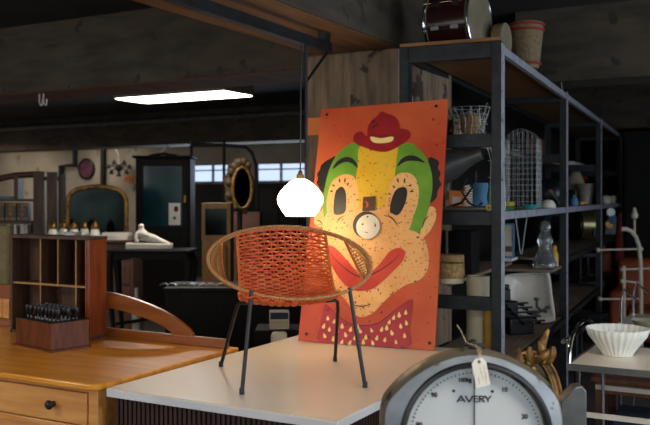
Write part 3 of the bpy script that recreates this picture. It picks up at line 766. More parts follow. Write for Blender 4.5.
for A0 in (0.0,):
    bar(0.3 * U, 0, 4.2 * U, HX); bar(4.2 * U, HX, 8.1 * U, 0, 0.0036); bar(1.8 * U, 0.30 * HX, 6.6 * U, 0.30 * HX, 0.0024)
    bar(8.6 * U, HX, 12.4 * U, 0, 0.0036); bar(12.4 * U, 0, 16.2 * U, HX)
    bar(17.6 * U, 0, 17.6 * U, HX, 0.0036)
    for z_ in (0.07 * HX, 0.52 * HX, 0.93 * HX): bar(17.6 * U, z_, 21.2 * U, z_, 0.0026)
    bar(22.8 * U, 0, 22.8 * U, HX, 0.0036)
    bp_ = [(22.8, 0.93), (25.3, 0.93), (26.6, 0.86), (27.1, 0.73), (26.6, 0.60), (25.3, 0.52), (22.8, 0.52)]
    for (xa, za), (xb_, zb_) in zip(bp_, bp_[1:]): bar(xa * U, za * HX, xb_ * U, zb_ * HX, 0.0028)
    bar(24.6 * U, 0.50 * HX, 27.8 * U, 0.0, 0.0036)
    bar(28.0 * U, HX, 31.2 * U, 0.45 * HX, 0.0036); bar(34.4 * U, HX, 31.2 * U, 0.45 * HX); bar(31.2 * U, 0, 31.2 * U, 0.48 * HX, 0.0034)
part('dial_lettering', m, M['ink'], sc)
m = MB()
xn = (473.2 - 474.5) * kp
m.box((xn, -0.018, DZ + 0.095), (0.0036, 0.0012, 0.205)); m.box((xn, -0.018, DZ - 0.045), (0.009, 0.0012, 0.08)); m.lathe([(0.016, 0), (0.014, 0.007), (0.0001, 0.008)], (xn, -0.014, DZ), 20, Matrix.Rotation(pi / 2, 4, 'X'))
part('pointer', m, M['ink'], sc)
m = MB(); zt = DZ + 84.5 * kp
m.lathe([(0.016, -0.012), (0.016, 0.002), (0.007, 0.005), (0.006, 0.012), (0.013, 0.016), (0.012, 0.024), (0.0001, 0.028)], (0.004, 0.05, zt), 16); m.tube([(-0.03, 0.05, zt), (-0.02, 0.05, zt + 0.012), (0.03, 0.05, zt + 0.012), (0.04, 0.05, zt)], 0.005, 8)
part('top_latch', m, M['black_iron'], sc)
m = MB(); m.box((0, 0.09, (DZ - 0.2) / 2 + 0.04), (0.2, 0.16, DZ - 0.2)); m.box((0, 0.12, 0.07), (0.42, 0.55, 0.1)); m.box((0, -0.28, 0.1), (0.5, 0.26, 0.04))
m.box((0, -0.28, 0.045), (0.42, 0.2, 0.07))
for sx in (-1, 1):
    for yy in (-0.35, 0.36): m.lathe([(0.03, 0), (0.03, 0.03), (0.0001, 0.03)], (sx * 0.18, yy, 0), 12)
part('pedestal', m, M['scale_blue'], sc, bevel=0.012)
# price tag
def SL(px, py, y): return Vector(((px - CX) * (SD + y) / F - (474.5 - CX) * SD / F, y, CZ - (py - HY) * (SD + y) / F))
TY = -0.058
tg = thing('price_tag', 'white paper tag tied with string, hanging over the dial of the scale', 'tag', S0, YAW)
cs = [SL(x, y, TY) for x, y in ((475.5, 358.8), (482.5, 357.6), (486.2, 361.6), (490.3, 384.5), (476.5, 388.3), (471.8, 363.8))]
m = MB(); n = len(cs)
m.add([c for c in cs] + [c + Vector((0, 0.0012, 0)) for c in cs], [tuple(range(n - 1, -1, -1)), tuple(range(n, 2 * n))] + [(i, (i + 1) % n, n + (i + 1) % n, n + i) for i in range(n)])
part('card', m, M['paper'], tg)
hp = SL(479.2, 361.8, TY - 0.0006)
m = MB(); m.lathe([(0.0045, 0), (0.004, 0.0008), (0.0022, 0.0008)], hp, 16, Matrix.Rotation(pi / 2, 4, 'X')); part('eyelet', m, M['black_paint'], tg)
m = MB()
for a, b in (((483.4, 366), (486.5, 378)), ((480, 367.5), (483.2, 379)), ((485.2, 377), (486.6, 384)), ((478.4, 378), (479.6, 385))):
    A, Bq = SL(*a, TY - 0.0005), SL(*b, TY - 0.0005); nseg = 14
    m.tube([A.lerp(Bq, i / nseg) + Vector((0.0022 * (1 if i % 2 else -1) * (0.5 + 0.5 * sin(i * 2.3)), 0, 0)) for i in range(nseg + 1)], 0.0004, 4)
part('handwriting', m, M['pencil'], tg)
m = MB(); tp = Vector((0.004, 0.05 - 0.014, zt + 0.012))
m.tube([hp + Vector((0, -0.001, 0)), Vector((hp.x + 0.001, -0.05, hp.z + 0.02)), SL(478, 350, -0.03), SL(477, 347.5, 0.0), tp, tp + Vector((-0.02, 0.01, 0.006)), tp + Vector((-0.035, 0.02, 0.04)), tp + Vector((-0.045, 0.03, 0.055))], 0.0012, 6)
m.tube([hp + Vector((0.001, -0.001, 0)), SL(481, 352, -0.04), SL(479, 348, 0.0), tp + Vector((0.004, 0, 0.002))], 0.0012, 6)
part('string', m, M['string'], tg)

# grey metal panel behind the scale
p = cw((571 - CX) * 2.95 / F, 2.95, 0)
zt_ = CZ - (382 - HY) * 2.95 / F
m = MB(); m.prism([(-0.045, 0), (0.04, 0), (0.036, zt_ - 0.02), (0.022, zt_), (-0.005, zt_ - 0.006), (-0.05, zt_ - 0.055)], 0.06, Matrix.Rotation(pi / 2, 4, 'X'))
single('steel_plate', m, M['grey_metal'], 'plain grey metal upright panel standing just behind the scale casing', 'plate', p, YAW, bevel=0.004)

# ================================================================== GILT MIRROR behind the scale
GD = 3.3
kg = GD / F
g0 = cw((529 - CX) * kg, GD, 0)
gz = CZ - (408 - HY) * kg
t = thing('gilt_mirror', 'carved gilt oval standing mirror with leafy crest behind the scale', 'mirror', g0, YAW + radians(8))
m = MB(); oz = [Vector((0.112 * cos(2 * pi * i / 64), 0, gz + 0.205 * sin(2 * pi * i / 64))) for i in range(64)]
m.tube(oz, 0.017, 10, closed=True); m.tube([v * 1.0 + Vector((v.x * 0.13, -0.012, (v.z - gz) * 0.06)) for v in oz], 0.008, 8, closed=True); m.tube([Vector((v.x * 0.88, -0.012, gz + (v.z - gz) * 0.93)) for v in oz], 0.006, 8, closed=True)
part('frame', m, M['gilt'], t)
m = MB(); m.lathe([(0.0001, 0.0), (1, 0.0), (1, 0.008), (0.0001, 0.008)], (0, 0.004, gz), 48, Matrix.Rotation(pi / 2, 4, 'X'), sx=0.108, sy=0.2); part('mirror_glass', m, M['mirror'], t)
m = MB()
def leaf(px, py, qx, qy, w, bend, yoff=0.0):
    a = Vector(((px - 529) * kg, yoff, CZ - (py - HY) * kg)); b = Vector(((qx - 529) * kg, yoff - 0.02, CZ - (qy - HY) * kg))
    pts = []
    for i in range(9):
        u = i / 8; p_ = a.lerp(b, u); side = Vector((-(b - a).z, 0, (b - a).x)).normalized()
        pts.append(p_ + side * bend * sin(pi * u) + Vector((0, -0.012 * sin(pi * u), 0)))
    m.tube(pts, [w * (0.35 + 0.9 * sin(pi * min(1, 0.15 + 0.8 * i / 8))) for i in range(9)], 8)
for a in ((522, 370, 516, 347, 0.014, 0.010), (528, 366, 523, 352, 0.013, -0.008), (533, 364, 528, 346, 0.015, 0.010), (537, 362, 538, 340, 0.015, -0.01), (541, 358, 547, 329, 0.0125, 0.012), (543, 362, 552, 346, 0.016, -0.008), (546, 364, 553, 353, 0.014, 0.004), (534, 360, 545, 348, 0.013, 0.0, -0.025)): leaf(*a)
for q in ((526, 362), (534, 356), (541, 361), (531, 368), (519, 366)):
    m.sphere(((q[0] - 529) * kg, -0.02, CZ - (q[1] - HY) * kg), 0.014, 12, 8)
part('crest', m, M['gilt'], t)
m = MB(); m.tube([(0, 0.012, gz - 0.2), (0, 0.02, 0.12)], [0.018, 0.022], 12); m.lathe([(0.0001, 0.16), (0.03, 0.15), (0.05, 0.06), (0.13, 0.02), (0.14, 0.0), (0.0001, 0)], (0, 0.02, 0), 24); part('stand', m, M['gilt'], t)

# ================================================================== CHROME TROLLEY AND BOWL
TRZ = 0.87
tx0, ty0, ty1, tx1 = -0.885, 3.80, 4.40, 0.05
t = thing('serving_trolley', 'low chrome trolley with a pale top beside the rack, carrying the ribbed bowl', 'trolley', ((tx0 + tx1) / 2, (ty0 + ty1) / 2, 0))
hx, hy = (tx1 - tx0) / 2, (ty1 - ty0) / 2
m = MB(); m.box((0, 0, TRZ - 0.006), (2 * hx - 0.02, 2 * hy - 0.02, 0.012)); part('top', m, M['laminate'], t)
m = MB()
for s in (-1, 1): m.box((0, s * (hy - 0.006), TRZ - 0.012), (2 * hx, 0.012, 0.028)); m.box((s * (hx - 0.006), 0, TRZ - 0.012), (0.012, 2 * hy - 0.024, 0.028))
part('rim', m, M['grey_metal'], t)
for s in (-1, 1):
    m = MB(); m.box((0, s * (hy - 0.01), 0.658), (2 * hx - 0.01, 0.012, 0.022)); part('shelf_edge', m, M['off_white'], t)
for sx in (-1, 1):
    for sy in (-1, 1):
        m = MB(); m.tube([(sx * (hx - 0.045), sy * (hy - 0.03), 0.06), (sx * (hx - 0.045), sy * (hy - 0.03), TRZ - 0.02)], 0.0085, 10)
        lg = part('leg', m, M['chrome'], t)
        m = MB(); m.lathe([(0.0001, -0.012), (0.03, -0.012), (0.03, 0.012), (0.0001, 0.012)], (sx * (hx - 0.045), sy * (hy - 0.03), 0.03), 16, Matrix.Rotation(pi / 2, 4, 'X')); m.box((sx * (hx - 0.045), sy * (hy - 0.03), 0.055), (0.012, 0.03, 0.03)); part('caster', m, M['black_paint'], lg)
    m = MB(); hh = 0.15
    m.tube([(sx * (hx - 0.006), -hy + 0.02, TRZ)] + [(sx * (hx - 0.006 - 0.0), -hy + 0.03 + 0.5 * (1 - cos(pi * i / 14)) * (2 * hy - 0.06), TRZ + hh * sin(pi * i / 14) ** 0.6) for i in range(1, 14)] + [(sx * (hx - 0.006), hy - 0.02, TRZ)], 0.0085, 10)
    m.tube([(sx * (hx + 0.02), -hy + 0.02, TRZ + hh * 0.62), (sx * (hx + 0.02), hy - 0.06, TRZ + hh * 0.62)], 0.0095, 10)
    for yy in (-hy + 0.06, hy - 0.12): m.box((sx * (hx + 0.007), yy, TRZ + hh * 0.62), (0.03, 0.01, 0.01))
    part('push_handle', m, M['chrome'], t)
bp = cw((617.5 - CX) * 3.97 / F, 3.97, TRZ + 0.001)
m = MB()
prof = [(0.0001, 0.004), (0.058, 0.004), (0.064, 0.0), (0.068, 0.004), (0.070, 0.012), (0.098, 0.05), (0.128, 0.09), (0.139, 0.122), (0.1385, 0.125), (0.1355, 0.122), (0.124, 0.09), (0.094, 0.05), (0.062, 0.016), (0.0001, 0.012)]
m.lathe(prof, seg=168, rib=(28, 0.022))
single('ribbed_bowl', m, M['milk_glass'], 'large white ribbed glass bowl standing on the pale trolley top', 'bowl', bp, YAW, smooth=60)

# wooden bench under / behind the trolley
p = cw((600 - CX) * 4.95 / F, 4.95, 0)
zc_ = CZ - (389 - HY) * 5.1 / F
m = MB(); m.box((0.45, 0.2, 0.17), (0.8, 0.34, 0.34)); single('navy_chest', m, M['navy'], 'dark navy box on the floor under the reddish bench', 'box', p, 0, bevel=0.02)
t = thing('wooden_bench', 'reddish brown wooden bench frame seen beneath the bowl trolley', 'bench', p, 0)
bz = CZ - (377 - HY) * 4.95 / F
m = MB(); m.box((0.45, 0.2, bz - 0.015), (1.0, 0.42, 0.03)); part('seat', m, M['brown'], t, bevel=0.004)
m = MB(); m.box((0.45, 0.0, bz - 0.06), (0.9, 0.025, 0.06)); part('rail', m, M['brown'], t)
for sx in (0, 0.9):
    for sy in (0.0, 0.38):
        m = MB(); m.box((sx, sy + 0.01, (bz - 0.03) / 2), (0.05, 0.05, bz - 0.03)); part('leg', m, M['brown'], t, bevel=0.004)

# second trolley with dishes
t2p = cw((617 - CX) * 5.75 / F, 5.75, 0)
t = thing('dish_trolley', 'cream-topped two-tier trolley with bent chrome ends beyond the bowl', 'trolley', t2p, 0)
zl = CZ - (323 - HY) * 5.75 / F; zu = CZ - (300 - HY) * 5.75 / F
m = MB(); m.box((0.5, 0.28, zl - 0.012), (1.0, 0.56, 0.024)); part('lower_tier', m, M['laminate'], t, bevel=0.004)
m = MB(); m.box((0.62, 0.4, zu - 0.01), (0.9, 0.3, 0.02)); part('upper_tier', m, M['gold_wood'], t, bevel=0.004)
for yy in (0.03, 0.53):
    for xx in (0.02, 0.97):
        m = MB(); m.tube([(xx, yy, 0.0), (xx, yy, zu - 0.02), (xx + (0.02 if xx < 0.5 else -0.02), yy, zu + 0.07), (xx + (0.1 if xx < .5 else -0.1), yy, zu - 0.0)], 0.009, 10); part('leg', m, M['chrome'], t)
dp = t2p + Vector((0.12, 0.12, zl + 0.001))
dpx = onz(646, 326, zl + 0.001)
m = MB(); m.lathe([(0.0001, 0.003), (0.05, 0.003), (0.055, 0), (0.06, 0.003), (0.095, 0.036), (0.097, 0.04), (0.092, 0.038), (0.056, 0.01), (0.0001, 0.008)], seg=32)
single('cream_dish', m, M['cream'], 'small cream dish on the lower tier of the chrome-ended trolley', 'dish', dpx)

RX0, RY0 = 0.975, 4.75
AXc, AYc = Vector((0.915, -0.403)), Vector((0.403, 0.915))
RO = cw(RX0, RY0, 0); RROT = YAW + math.atan2(-0.403, 0.915)
RW, RL = 0.60, 7.62
def RK(lx_, ly_, z): return cw(RX0 + lx_ * AXc.x + ly_ * AYc.x, RY0 + lx_ * AXc.y + ly_ * AYc.y, z)
def rly(px, lx_):
    k = (px - CX) / F
    return (k * (RY0 + lx_ * AXc.y) - (RX0 + lx_ * AXc.x)) / (AYc.x - k * AYc.y)
def rlx(px, ly_):
    k = (px - CX) / F
    return (k * (RY0 + ly_ * AYc.y) - (RX0 + ly_ * AYc.x)) / (AXc.x - k * AXc.y)
def rdep(lx_, ly_): return RY0 + lx_ * AXc.y + ly_ * AYc.y
def rz_at(py, lx_, ly_): return CZ - (py - HY) * rdep(lx_, ly_) / F
# white iron bed end, sofa, wardrobe
BD = 8.2; kb_ = BD / F
b0 = cw((630 - CX) * kb_, BD, 0)
t = thing('iron_bed_end', 'cream painted iron bed end with bent tubes and ball joints', 'bed end', b0, YAW)
def bq(px, py): return Vector(((px - 630) * kb_, 0, CZ - (py - HY) * kb_))
m = MB(); m.tube([bq(621, 229), bq(626, 229), bq(631, 231), bq(636, 237), bq(639, 246), bq(640.5, 262), bq(641, 295), Vector((bq(641, 295).x, 0, 0))], 0.021, 10); part('bent_post', m, M['cream_iron'], t)
m = MB(); m.tube([bq(624, 266), bq(624, 305), Vector((bq(624, 305).x, 0, 0))], 0.016, 8); part('upright', m, M['cream_iron'], t)
for a, b in (((598, 250), (641, 249)), ((622, 269.5), (650, 268.5)), ((600, 299), (641, 299)), ((622, 281), (641, 283))):
    m = MB(); m.tube([bq(*a), bq(*b)], 0.010, 8)
    for q in (a, b): m.sphere(bq(*q), 0.022, 12, 8)
    part('rail', m, M['cream_iron'], t)
m = MB(); m.tube([bq(634.5, 236), bq(634.5, 220)], 0.012, 8); m.lathe([(0.0001, 0.0), (0.03, 0.02), (0.034, 0.05), (0.02, 0.08), (0.016, 0.11), (0.0001, 0.125)], bq(634.5, 220), 16); part('finial', m, M['cream_iron'], t)
s0 = cw((607 - CX) * 9.15 / F, 9.15, 0) + Matrix.Rotation(RROT, 3, 'Z') @ Vector((0.5, 0.46, 0))
t = thing('sofa', 'rust-coloured leather sofa behind the iron bed end', 'sofa', s0, RROT)
sz = CZ - (257 - HY) * 9.8 / F
m = MB(); m.box((0.4, 0.25, sz / 2 + 0.04), (1.7, 0.2, sz - 0.08)); part('backrest', m, M['rust_fabric'], t, bevel=0.05)
m = MB(); m.box((0.4, -0.15, 0.24), (1.4, 0.56, 0.36)); part('seat', m, M['rust_fabric'], t, bevel=0.05)
for sx in (-0.4, 1.2):
    m = MB(); m.box((sx, -0.1, 0.33), (0.18, 0.66, 0.54)); part('arm', m, M['rust_fabric'], t, bevel=0.05)
    for yy in (-0.36, 0.3):
        m = MB(); m.box((sx, yy, 0.035), (0.05, 0.05, 0.07)); part('leg', m, M['black_wood'], t)
w0 = cw((646 - CX) * 11.0 / F, 11.0, 0)
wz = CZ - (130 - HY) * 11.0 / F
w0 = cw((623.5 - CX) * 11.2 / F, 11.2, 0) + Matrix.Rotation(RROT, 3, 'Z') @ Vector((0.2, 0.06, 0))
t = thing('dark_wardrobe', 'tall near-black wardrobe at the end of the rack behind the sofa', 'wardrobe', w0, RROT)
m = MB(); m.box((0.3, 0.2, wz / 2), (1.0, 0.5, wz)); part('body', m, M['black_wood'], t, bevel=0.01)
for sx in (0.06, 0.54):
    m = MB(); m.box((sx, -0.06, wz / 2), (0.46, 0.02, wz - 0.16)); d = part('door', m, M['black_wood'], t, bevel=0.004)
    m = MB(); m.sphere((sx + (0.18 if sx < 0.3 else -0.18), -0.08, 1.05), 0.015, 10, 6); part('knob', m, M['brass'], d)
c0 = cw((619.5 - CX) * 10.35 / F, 10.35, 0)
zc0, zc1 = CZ - (214 - HY) * 10.35 / F, CZ - (262 - HY) * 10.35 / F
t = thing('garment_stand', 'narrow stand draped with a dark red cloth beyond the rack', 'stand', c0, YAW)
m = MB(); m.tube([(0, 0, 0.02), (0, 0, zc0)], 0.012, 8); m.lathe([(0.0001, 0.03), (0.055, 0.02), (0.06, 0), (0.0001, 0)], seg=20); m.tube([(-0.03, 0, zc0), (0.03, 0, zc0)], 0.01, 8); part('pole', m, M['black_iron'], t)
m = MB()
rings = []
for i in range(8):
    u = i / 7; w_ = 0.022 + 0.035 * u; zz = zc0 + 0.012 - (zc0 - zc1) * u
    rings.append([Vector((w_ * cos(2 * pi * k / 28) * (1 + 0.12 * cos(7 * 2 * pi * k / 28)), 0.05 * sin(2 * pi * k / 28), zz)) for k in range(28)])
m.loft(rings); part('cloth', m, M['cloth_red'], t)

# ================================================================== STEEL RACK
rack = thing('storage_rack', 'long tall steel storage rack with wooden shelves, loaded with bric-a-brac', 'rack', RO, RROT)
L1, L2, L3, L4, L5 = 2.447, 1.955, 1.517, 1.10, 0.62
LD = 1.04
YU = [0.045, 2.51, 5.09, 7.6]
for y in YU:
    for x in (-0.03, -RW + 0.03):
        m = MB(); m.box((x, y, (L1 + 0.02) / 2), (0.055, 0.085, L1 + 0.02)); part('upright', m, M['rack_steel'], rack, bevel=0.003)
        m = MB(); s = 1 if x > -0.3 else -1
        m.box((x + s * 0.0285, y, (L1 + 0.02) / 2), (0.004, 0.075, L1)); part('upright_lit_edge', m, M['rack_edge'], rack)  # pale strip puts window light on the outer face into colour
    for z in (L1, L2, L3, L4 - 0.06 if y < 3 else L4, L5):
        h = 0.075 if z != L1 else 0.09
        m = MB(); m.box((-RW / 2, y - 0.01, z - h / 2 + (0.0 if z != L1 else 0.02)), (RW - 0.10, 0.05, h)); part('end_bar', m, M['rack_steel'], rack, bevel=0.003)
for z in (L1, L3, L4, L5):
    for x in (-0.02, -RW + 0.02):
        for a, b in zip(YU, YU[1:]):
            if z == L4 and x > -0.1 and a < 1: continue
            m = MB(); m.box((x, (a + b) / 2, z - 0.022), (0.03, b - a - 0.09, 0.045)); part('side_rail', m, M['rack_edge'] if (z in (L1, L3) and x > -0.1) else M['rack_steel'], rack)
for z in (L1, L2, L3, L4, L5):
    for i, (a, b) in enumerate(zip(YU, YU[1:])):
        x0, x1 = -RW + 0.06, -0.04
        if z == L2: x1 = -0.36
        m = MB()
        if z == L4 and i == 0:
            m.box2((x0, a - 0.02, z - 0.02), (-0.33, 1.9, z)); m.box2((x0, 1.98, LD - 0.02), (x1, b - 0.05, LD))
        else: m.box2((x0, a + (0.045 if z == L2 else -0.03), z - 0.02), (x1, b - 0.05, z))
        part('shelf_board', m, M['ply'] if z == L1 else M['old_ply'], rack)
# the top shelf's board end shows as a brown edge on the end bar
m = MB(); m.box((-RW / 2, 0.02, L1 + 0.03), (RW - 0.02, 0.05, 0.018)); part('end_board', m, M['ply'], rack)

def on_rack(px, lx_, z): ly_ = min(7.25, rly(px, lx_)); return RK(lx_, ly_, z + 0.001), rdep(lx_, ly_)
def end_bay(px, ly_, z): lx_ = rlx(px, ly_); return RK(lx_, ly_, z + 0.001), rdep(lx_, ly_)

# ---- top of the rack: drums and basket
def drum(name, label, loc, axis_yaw, r, ln, tiltx=0.0):
    t = thing(name, label, 'drum', loc, axis_yaw)
    R = Matrix.Translation((0, 0, r + 0.012)) @ Matrix.Rotation(pi / 2, 4, 'X')
    m = MB(); m.M = R; m.lathe([(r * 0.97, -ln / 2), (r * 0.97, ln / 2)], seg=48); part('shell', m, M['drum_red'], t)
    for s in (-1, 1):
        m = MB(); m.M = R; m.lathe([(0.0001, s * (ln / 2 + 0.004)), (r * 0.985, s * (ln / 2 + 0.004)), (r * 0.985, s * (ln / 2 - 0.02))], seg=48); part('head', m, M['hide'], t)
        m = MB(); m.M = R; m.tube([(r * 1.0 * cos(2 * pi * i / 48), r * 1.0 * sin(2 * pi * i / 48), s * (ln / 2 - 0.004)) for i in range(48)], 0.01, 8, closed=True); part('rim', m, M['chrome'], t)
    for k in range(8):
        a = 2 * pi * k / 8 + 0.3
        m = MB(); m.M = R; m.tube([(r * 1.05 * cos(a), r * 1.05 * sin(a), -ln / 2), (r * 1.05 * cos(a), r * 1.05 * sin(a), ln / 2)], 0.004, 6)
        for s in (-1, 1): m.box((r * 1.02 * cos(a), r * 1.02 * sin(a), s * ln * 0.22), (0.022, 0.022, 0.05), rz=a)
        part('lug', m, M['chrome'], t)
    return t
TOPS = L1 + 0.001
p = RK(-0.335, 0.32, TOPS)
drum('snare_drum', 'dark red drum with chrome lugs lying on its side on the rack top', p, RROT + radians(82), 0.19, 0.28)
p = RK(-0.10, 0.46, TOPS)
t = thing('frame_drum', 'thin round hide drum standing on edge beside the red drum', 'drum', p, RROT + radians(82))
R = Matrix.Translation((0, 0, 0.104)) @ Matrix.Rotation(pi / 2, 4, 'X')
m = MB(); m.M = R; m.lathe([(0.098, -0.03), (0.1, 0.03), (0.092, 0.03), (0.092, -0.028)], seg=40); part('hoop', m, M['wicker'], t)
m = MB(); m.M = R; m.lathe([(0.0001, 0.032), (0.099, 0.032), (0.101, 0.018)], seg=40); part('head', m, M['hide'], t)
ly_ = rly(526, -0.055)
p = RK(-0.055, ly_, TOPS); dB = rdep(-0.055, ly_)
t = thing('rope_drum', 'tall woven rope-netted drum with red bands on top of the rack', 'drum', p, 0)
kk_ = dB / F; hB = 0.30
m = MB(); m.lathe([(0.0001, 0.0), (0.082, 0.0), (0.09, 0.06), (0.1, 0.14), (0.108, 0.2), (0.112, hB), (0.1, hB + 0.004), (0.0001, hB + 0.002)], seg=40); part('body', m, M['wicker'], t)
m = MB()
for k in range(22):
    for s in (-1, 1):
        m.tube([((0.085 + 0.025 * u) * cos(2 * pi * k / 22 + s * 0.55 * u), (0.085 + 0.025 * u) * sin(2 * pi * k / 22 + s * 0.55 * u), 0.02 + (hB - 0.05) * u) for u in [i / 8 for i in range(9)]], 0.0032, 5)
part('rope_net', m, M['hide'], t)
for zz, rr_ in ((0.03, 0.092), (hB - 0.015, 0.117), (hB - 0.05, 0.114)):
    m = MB(); m.tube([(rr_ * cos(2 * pi * i / 40), rr_ * sin(2 * pi * i / 40), zz) for i in range(40)], 0.008, 8, closed=True); part('rope_ring', m, M['red_rope'], t)
p = RK(-0.2, rly(555, -0.2), TOPS)
m = MB(); m.box((0, 0, 0.19), (0.13, 0.3, 0.38)); single('black_case', m, M['leather'], 'black case on the rack top beyond the rope-netted drum', 'case', p, RROT, bevel=0.01)
p = RK(-0.05, rly(563, -0.05), TOPS)
m = MB(); m.tube([(0, 0, 0.01), (-0.03, 0, 0.2), (-0.07, 0, 0.37)], 0.006, 8); m.lathe([(0.0001, 0.02), (0.035, 0.015), (0.035, 0), (0.0001, 0)], seg=16); single('thin_stand', m, M['wire'], 'thin leaning metal rod stand on the rack top', 'stand', p)
p = RK(-0.12, 6.35, TOPS)
m = MB(); m.tube([(0.05 * cos(i * 0.6), 0.05 * sin(i * 0.6), 0.012 + 0.0030 * i) for i in range(95)], 0.007, 6); single('coil_spring', m, M['grey_metal'], 'tall grey coil spring on the far end of the rack top', 'spring', p)

# ---- upper half-shelf (end bay): tangled wire basket, hanging tin shade
p, d = end_bay(470, 0.42, L2)
t = thing('wire_basket', 'tangled oval wire basket on the upper half-shelf at the rack end', 'basket', p, RROT)
m = MB()
for j in range(5):
    z_ = 0.008 + 0.045 * j; r_ = 0.075 + 0.012 * j
    m.tube([(r_ * cos(a * pi / 16), r_ * 0.8 * sin(a * pi / 16), z_) for a in range(32)], 0.0025, 5, closed=True)
for k in range(14):
    a = 2 * pi * k / 14; m.tube([(0.075 * cos(a), 0.06 * sin(a), 0.006), (0.095 * cos(a + .15), 0.076 * sin(a + .15), 0.1), (0.125 * cos(a), 0.1 * sin(a), 0.19)], 0.002, 5)
for k in range(16):
    a, b, c_ = (Vector((rd.uniform(-.12, .12), rd.uniform(-.09, .09), rd.uniform(0.02, .21))) for _ in range(3))
    m.tube([a, (a + b) / 2 + Vector((0, 0, .03)), b, (b + c_) / 2, c_], 0.0018, 5)
part('wirework', m, M['wire'], t)
m = MB(); m.sphere((0.0, 0.02, 0.09), 0.07, 16, 10, (1, 0.8, 1.1)); part('brown_lining', m, M['card'], t)

# ---- middle shelf, end bay
p, d = end_bay(458, 0.30, L3)
z_ = 0.25
t = thing('tin_lamp_shade', 'grey enamelled metal lamp shade on legs above the bright clutter at the rack end', 'lamp shade', RK(rlx(458, 0.44), 0.44, L3 + 0.001), RROT)
R = Matrix.Translation((0, 0, 0.30)) @ Matrix.Rotation(radians(72), 4, 'Y')
m = MB(); m.M = R; m.lathe([(0.035, 0.16), (0.045, 0.10), (0.06, 0.05), (0.095, -0.04), (0.115, -0.14), (0.11, -0.14), (0.088, -0.04), (0.05, 0.06), (0.0001, 0.10)], seg=32); part('shade', m, M['grey_metal'], t)
m = MB()
for x in (-0.1, 0.1): m.tube([(x, 0.04, 0), (x, 0.04, 0.24)], 0.006, 6)
part('leg', m, M['black_iron'], t)
def eb(px, ly_, z=L3): return RK(rlx(px, ly_), ly_, z + 0.001)
m = MB(); m.box((0, 0, 0.06), (0.085, 0.06, 0.12)); m.mi = 1; m.box((0.0, -0.031, 0.06), (0.05, 0.003, 0.05)); single('orange_carton', m, [M['orange'], M['off_white']], 'orange carton with a white patch on the middle shelf beside the clown board', 'carton', eb(457, 0.22), RROT + .2, bevel=0.002)
m = MB(); m.sphere((0, 0, 0.034), 0.034, 16, 10); single('red_ball', m, M['red'], 'small red ball resting on the middle shelf behind the orange carton', 'ball', eb(462, 0.33))
m = MB(); m.tube([(0.024 * cos(i * 0.5), 0.024 * sin(i * 0.5), 0.006 + 0.00115 * i) for i in range(125)], 0.004, 6); single('white_coil', m, M['paper'], 'white coiled flex standing on the middle shelf beside blue cloth', 'coil', eb(468, 0.25))
m = MB(); rings = []
for i in range(10):
    u = i / 9; w_ = 0.052 - 0.012 * u + 0.004 * sin(9 * u)
    rings.append([Vector((w_ * cos(2 * pi * k / 24) * (1 + 0.1 * cos(5 * 2 * pi * k / 24 + u)) + 0.02 * u, 0.035 * sin(2 * pi * k / 24), 0.165 * u)) for k in range(24)])
m.loft(rings); single('blue_bag', m, M['blue'], 'crumpled blue cloth bag upright on the middle shelf at the rack end', 'bag', eb(477.5, 0.30), RROT, smooth=60)
m = MB(); m.lathe([(0.0001, 0), (0.03, 0), (0.032, 0.09), (0.02, 0.12), (0.012, 0.15), (0.0001, 0.152)], seg=20); single('green_bottle', m, M['green'], 'green plastic bottle on the middle shelf beside the near rack post', 'bottle', eb(489.5, 0.54))
m = MB()
m.tube([(-0.2, 0.0, 0.008), (-0.1, -0.02, 0.012), (0, 0.01, 0.05), (0.06, 0.03, 0.14), (0.03, 0.02, 0.19), (0.0, 0.0, 0.12), (0.05, -0.01, 0.05), (0.10, 0.0, 0.02), (0.12, 0.02, 0.05)], 0.007, 8)
single('black_cable', m, M['black_paint'], 'looped black cable lying across the clutter at the rack end', 'cable', eb(461, 0.13))
t = thing('metal_hose_pipe', 'flat grey pipe with a brass nut along the front of the middle shelf', 'pipe', eb(469, 0.075), RROT)
m = MB(); m.tube([(-0.2, 0.02, 0.014), (0.10, 0, 0.016)], [0.012, 0.016], 12); part('tube', m, M['grey_metal'], t)
m = MB(); m.lathe([(0.008, -0.012), (0.022, -0.012), (0.022, 0.012), (0.008, 0.012)], (0.118, 0, 0.0225), 6, Matrix.Rotation(pi / 2, 4, 'X')); part('nut', m, M['brass'], t)

# ---- half shelf, end bay: straw boxes, black box; rolls on the bottom shelf
def straw_box(label, loc, r_, h_):
    t = thing('straw_box', label, 'box', loc, 0, 'round straw boxes on the rack')
    m = MB(); m.lathe([(0.0001, 0), (r_ * 0.98, 0), (r_, 0.01), (r_, h_ * 0.25), (r_ * 0.0001, h_ * 0.25)], seg=36); part('base', m, M['cream'], t)
    m = MB(); m.lathe([(0.0001, h_ * 0.25), (r_, h_ * 0.25), (r_ * 1.03, h_ * 0.3), (r_ * 1.03, h_ * 0.93), (r_ * 0.99, h_), (0.0001, h_)], seg=36); part('lid', m, M['straw'], t)
straw_box('round woven straw box with cream base on the half-shelf beside the clown board', RK(rlx(448, 0.1), 0.14, L4 + 0.001), 0.082, 0.115)
straw_box('second round straw box, standing behind the first on the half-shelf', RK(-0.415, 0.42, L4 + 0.001), 0.09, 0.145)
m = MB(); m.box((0, 0, 0.14), (0.16, 0.2, 0.28)); single('black_speaker_box', m, M['black_wood'], 'plain black box standing on the half-shelf behind the straw boxes', 'box', RK(-0.42, 0.80, L4 + 0.001), RROT, bevel=0.005)
ly_ = 0.16
pr = RK(rlx(478, ly_), ly_, L5 + 0.001); hr = rz_at(276, rlx(478, ly_), ly_) - L5
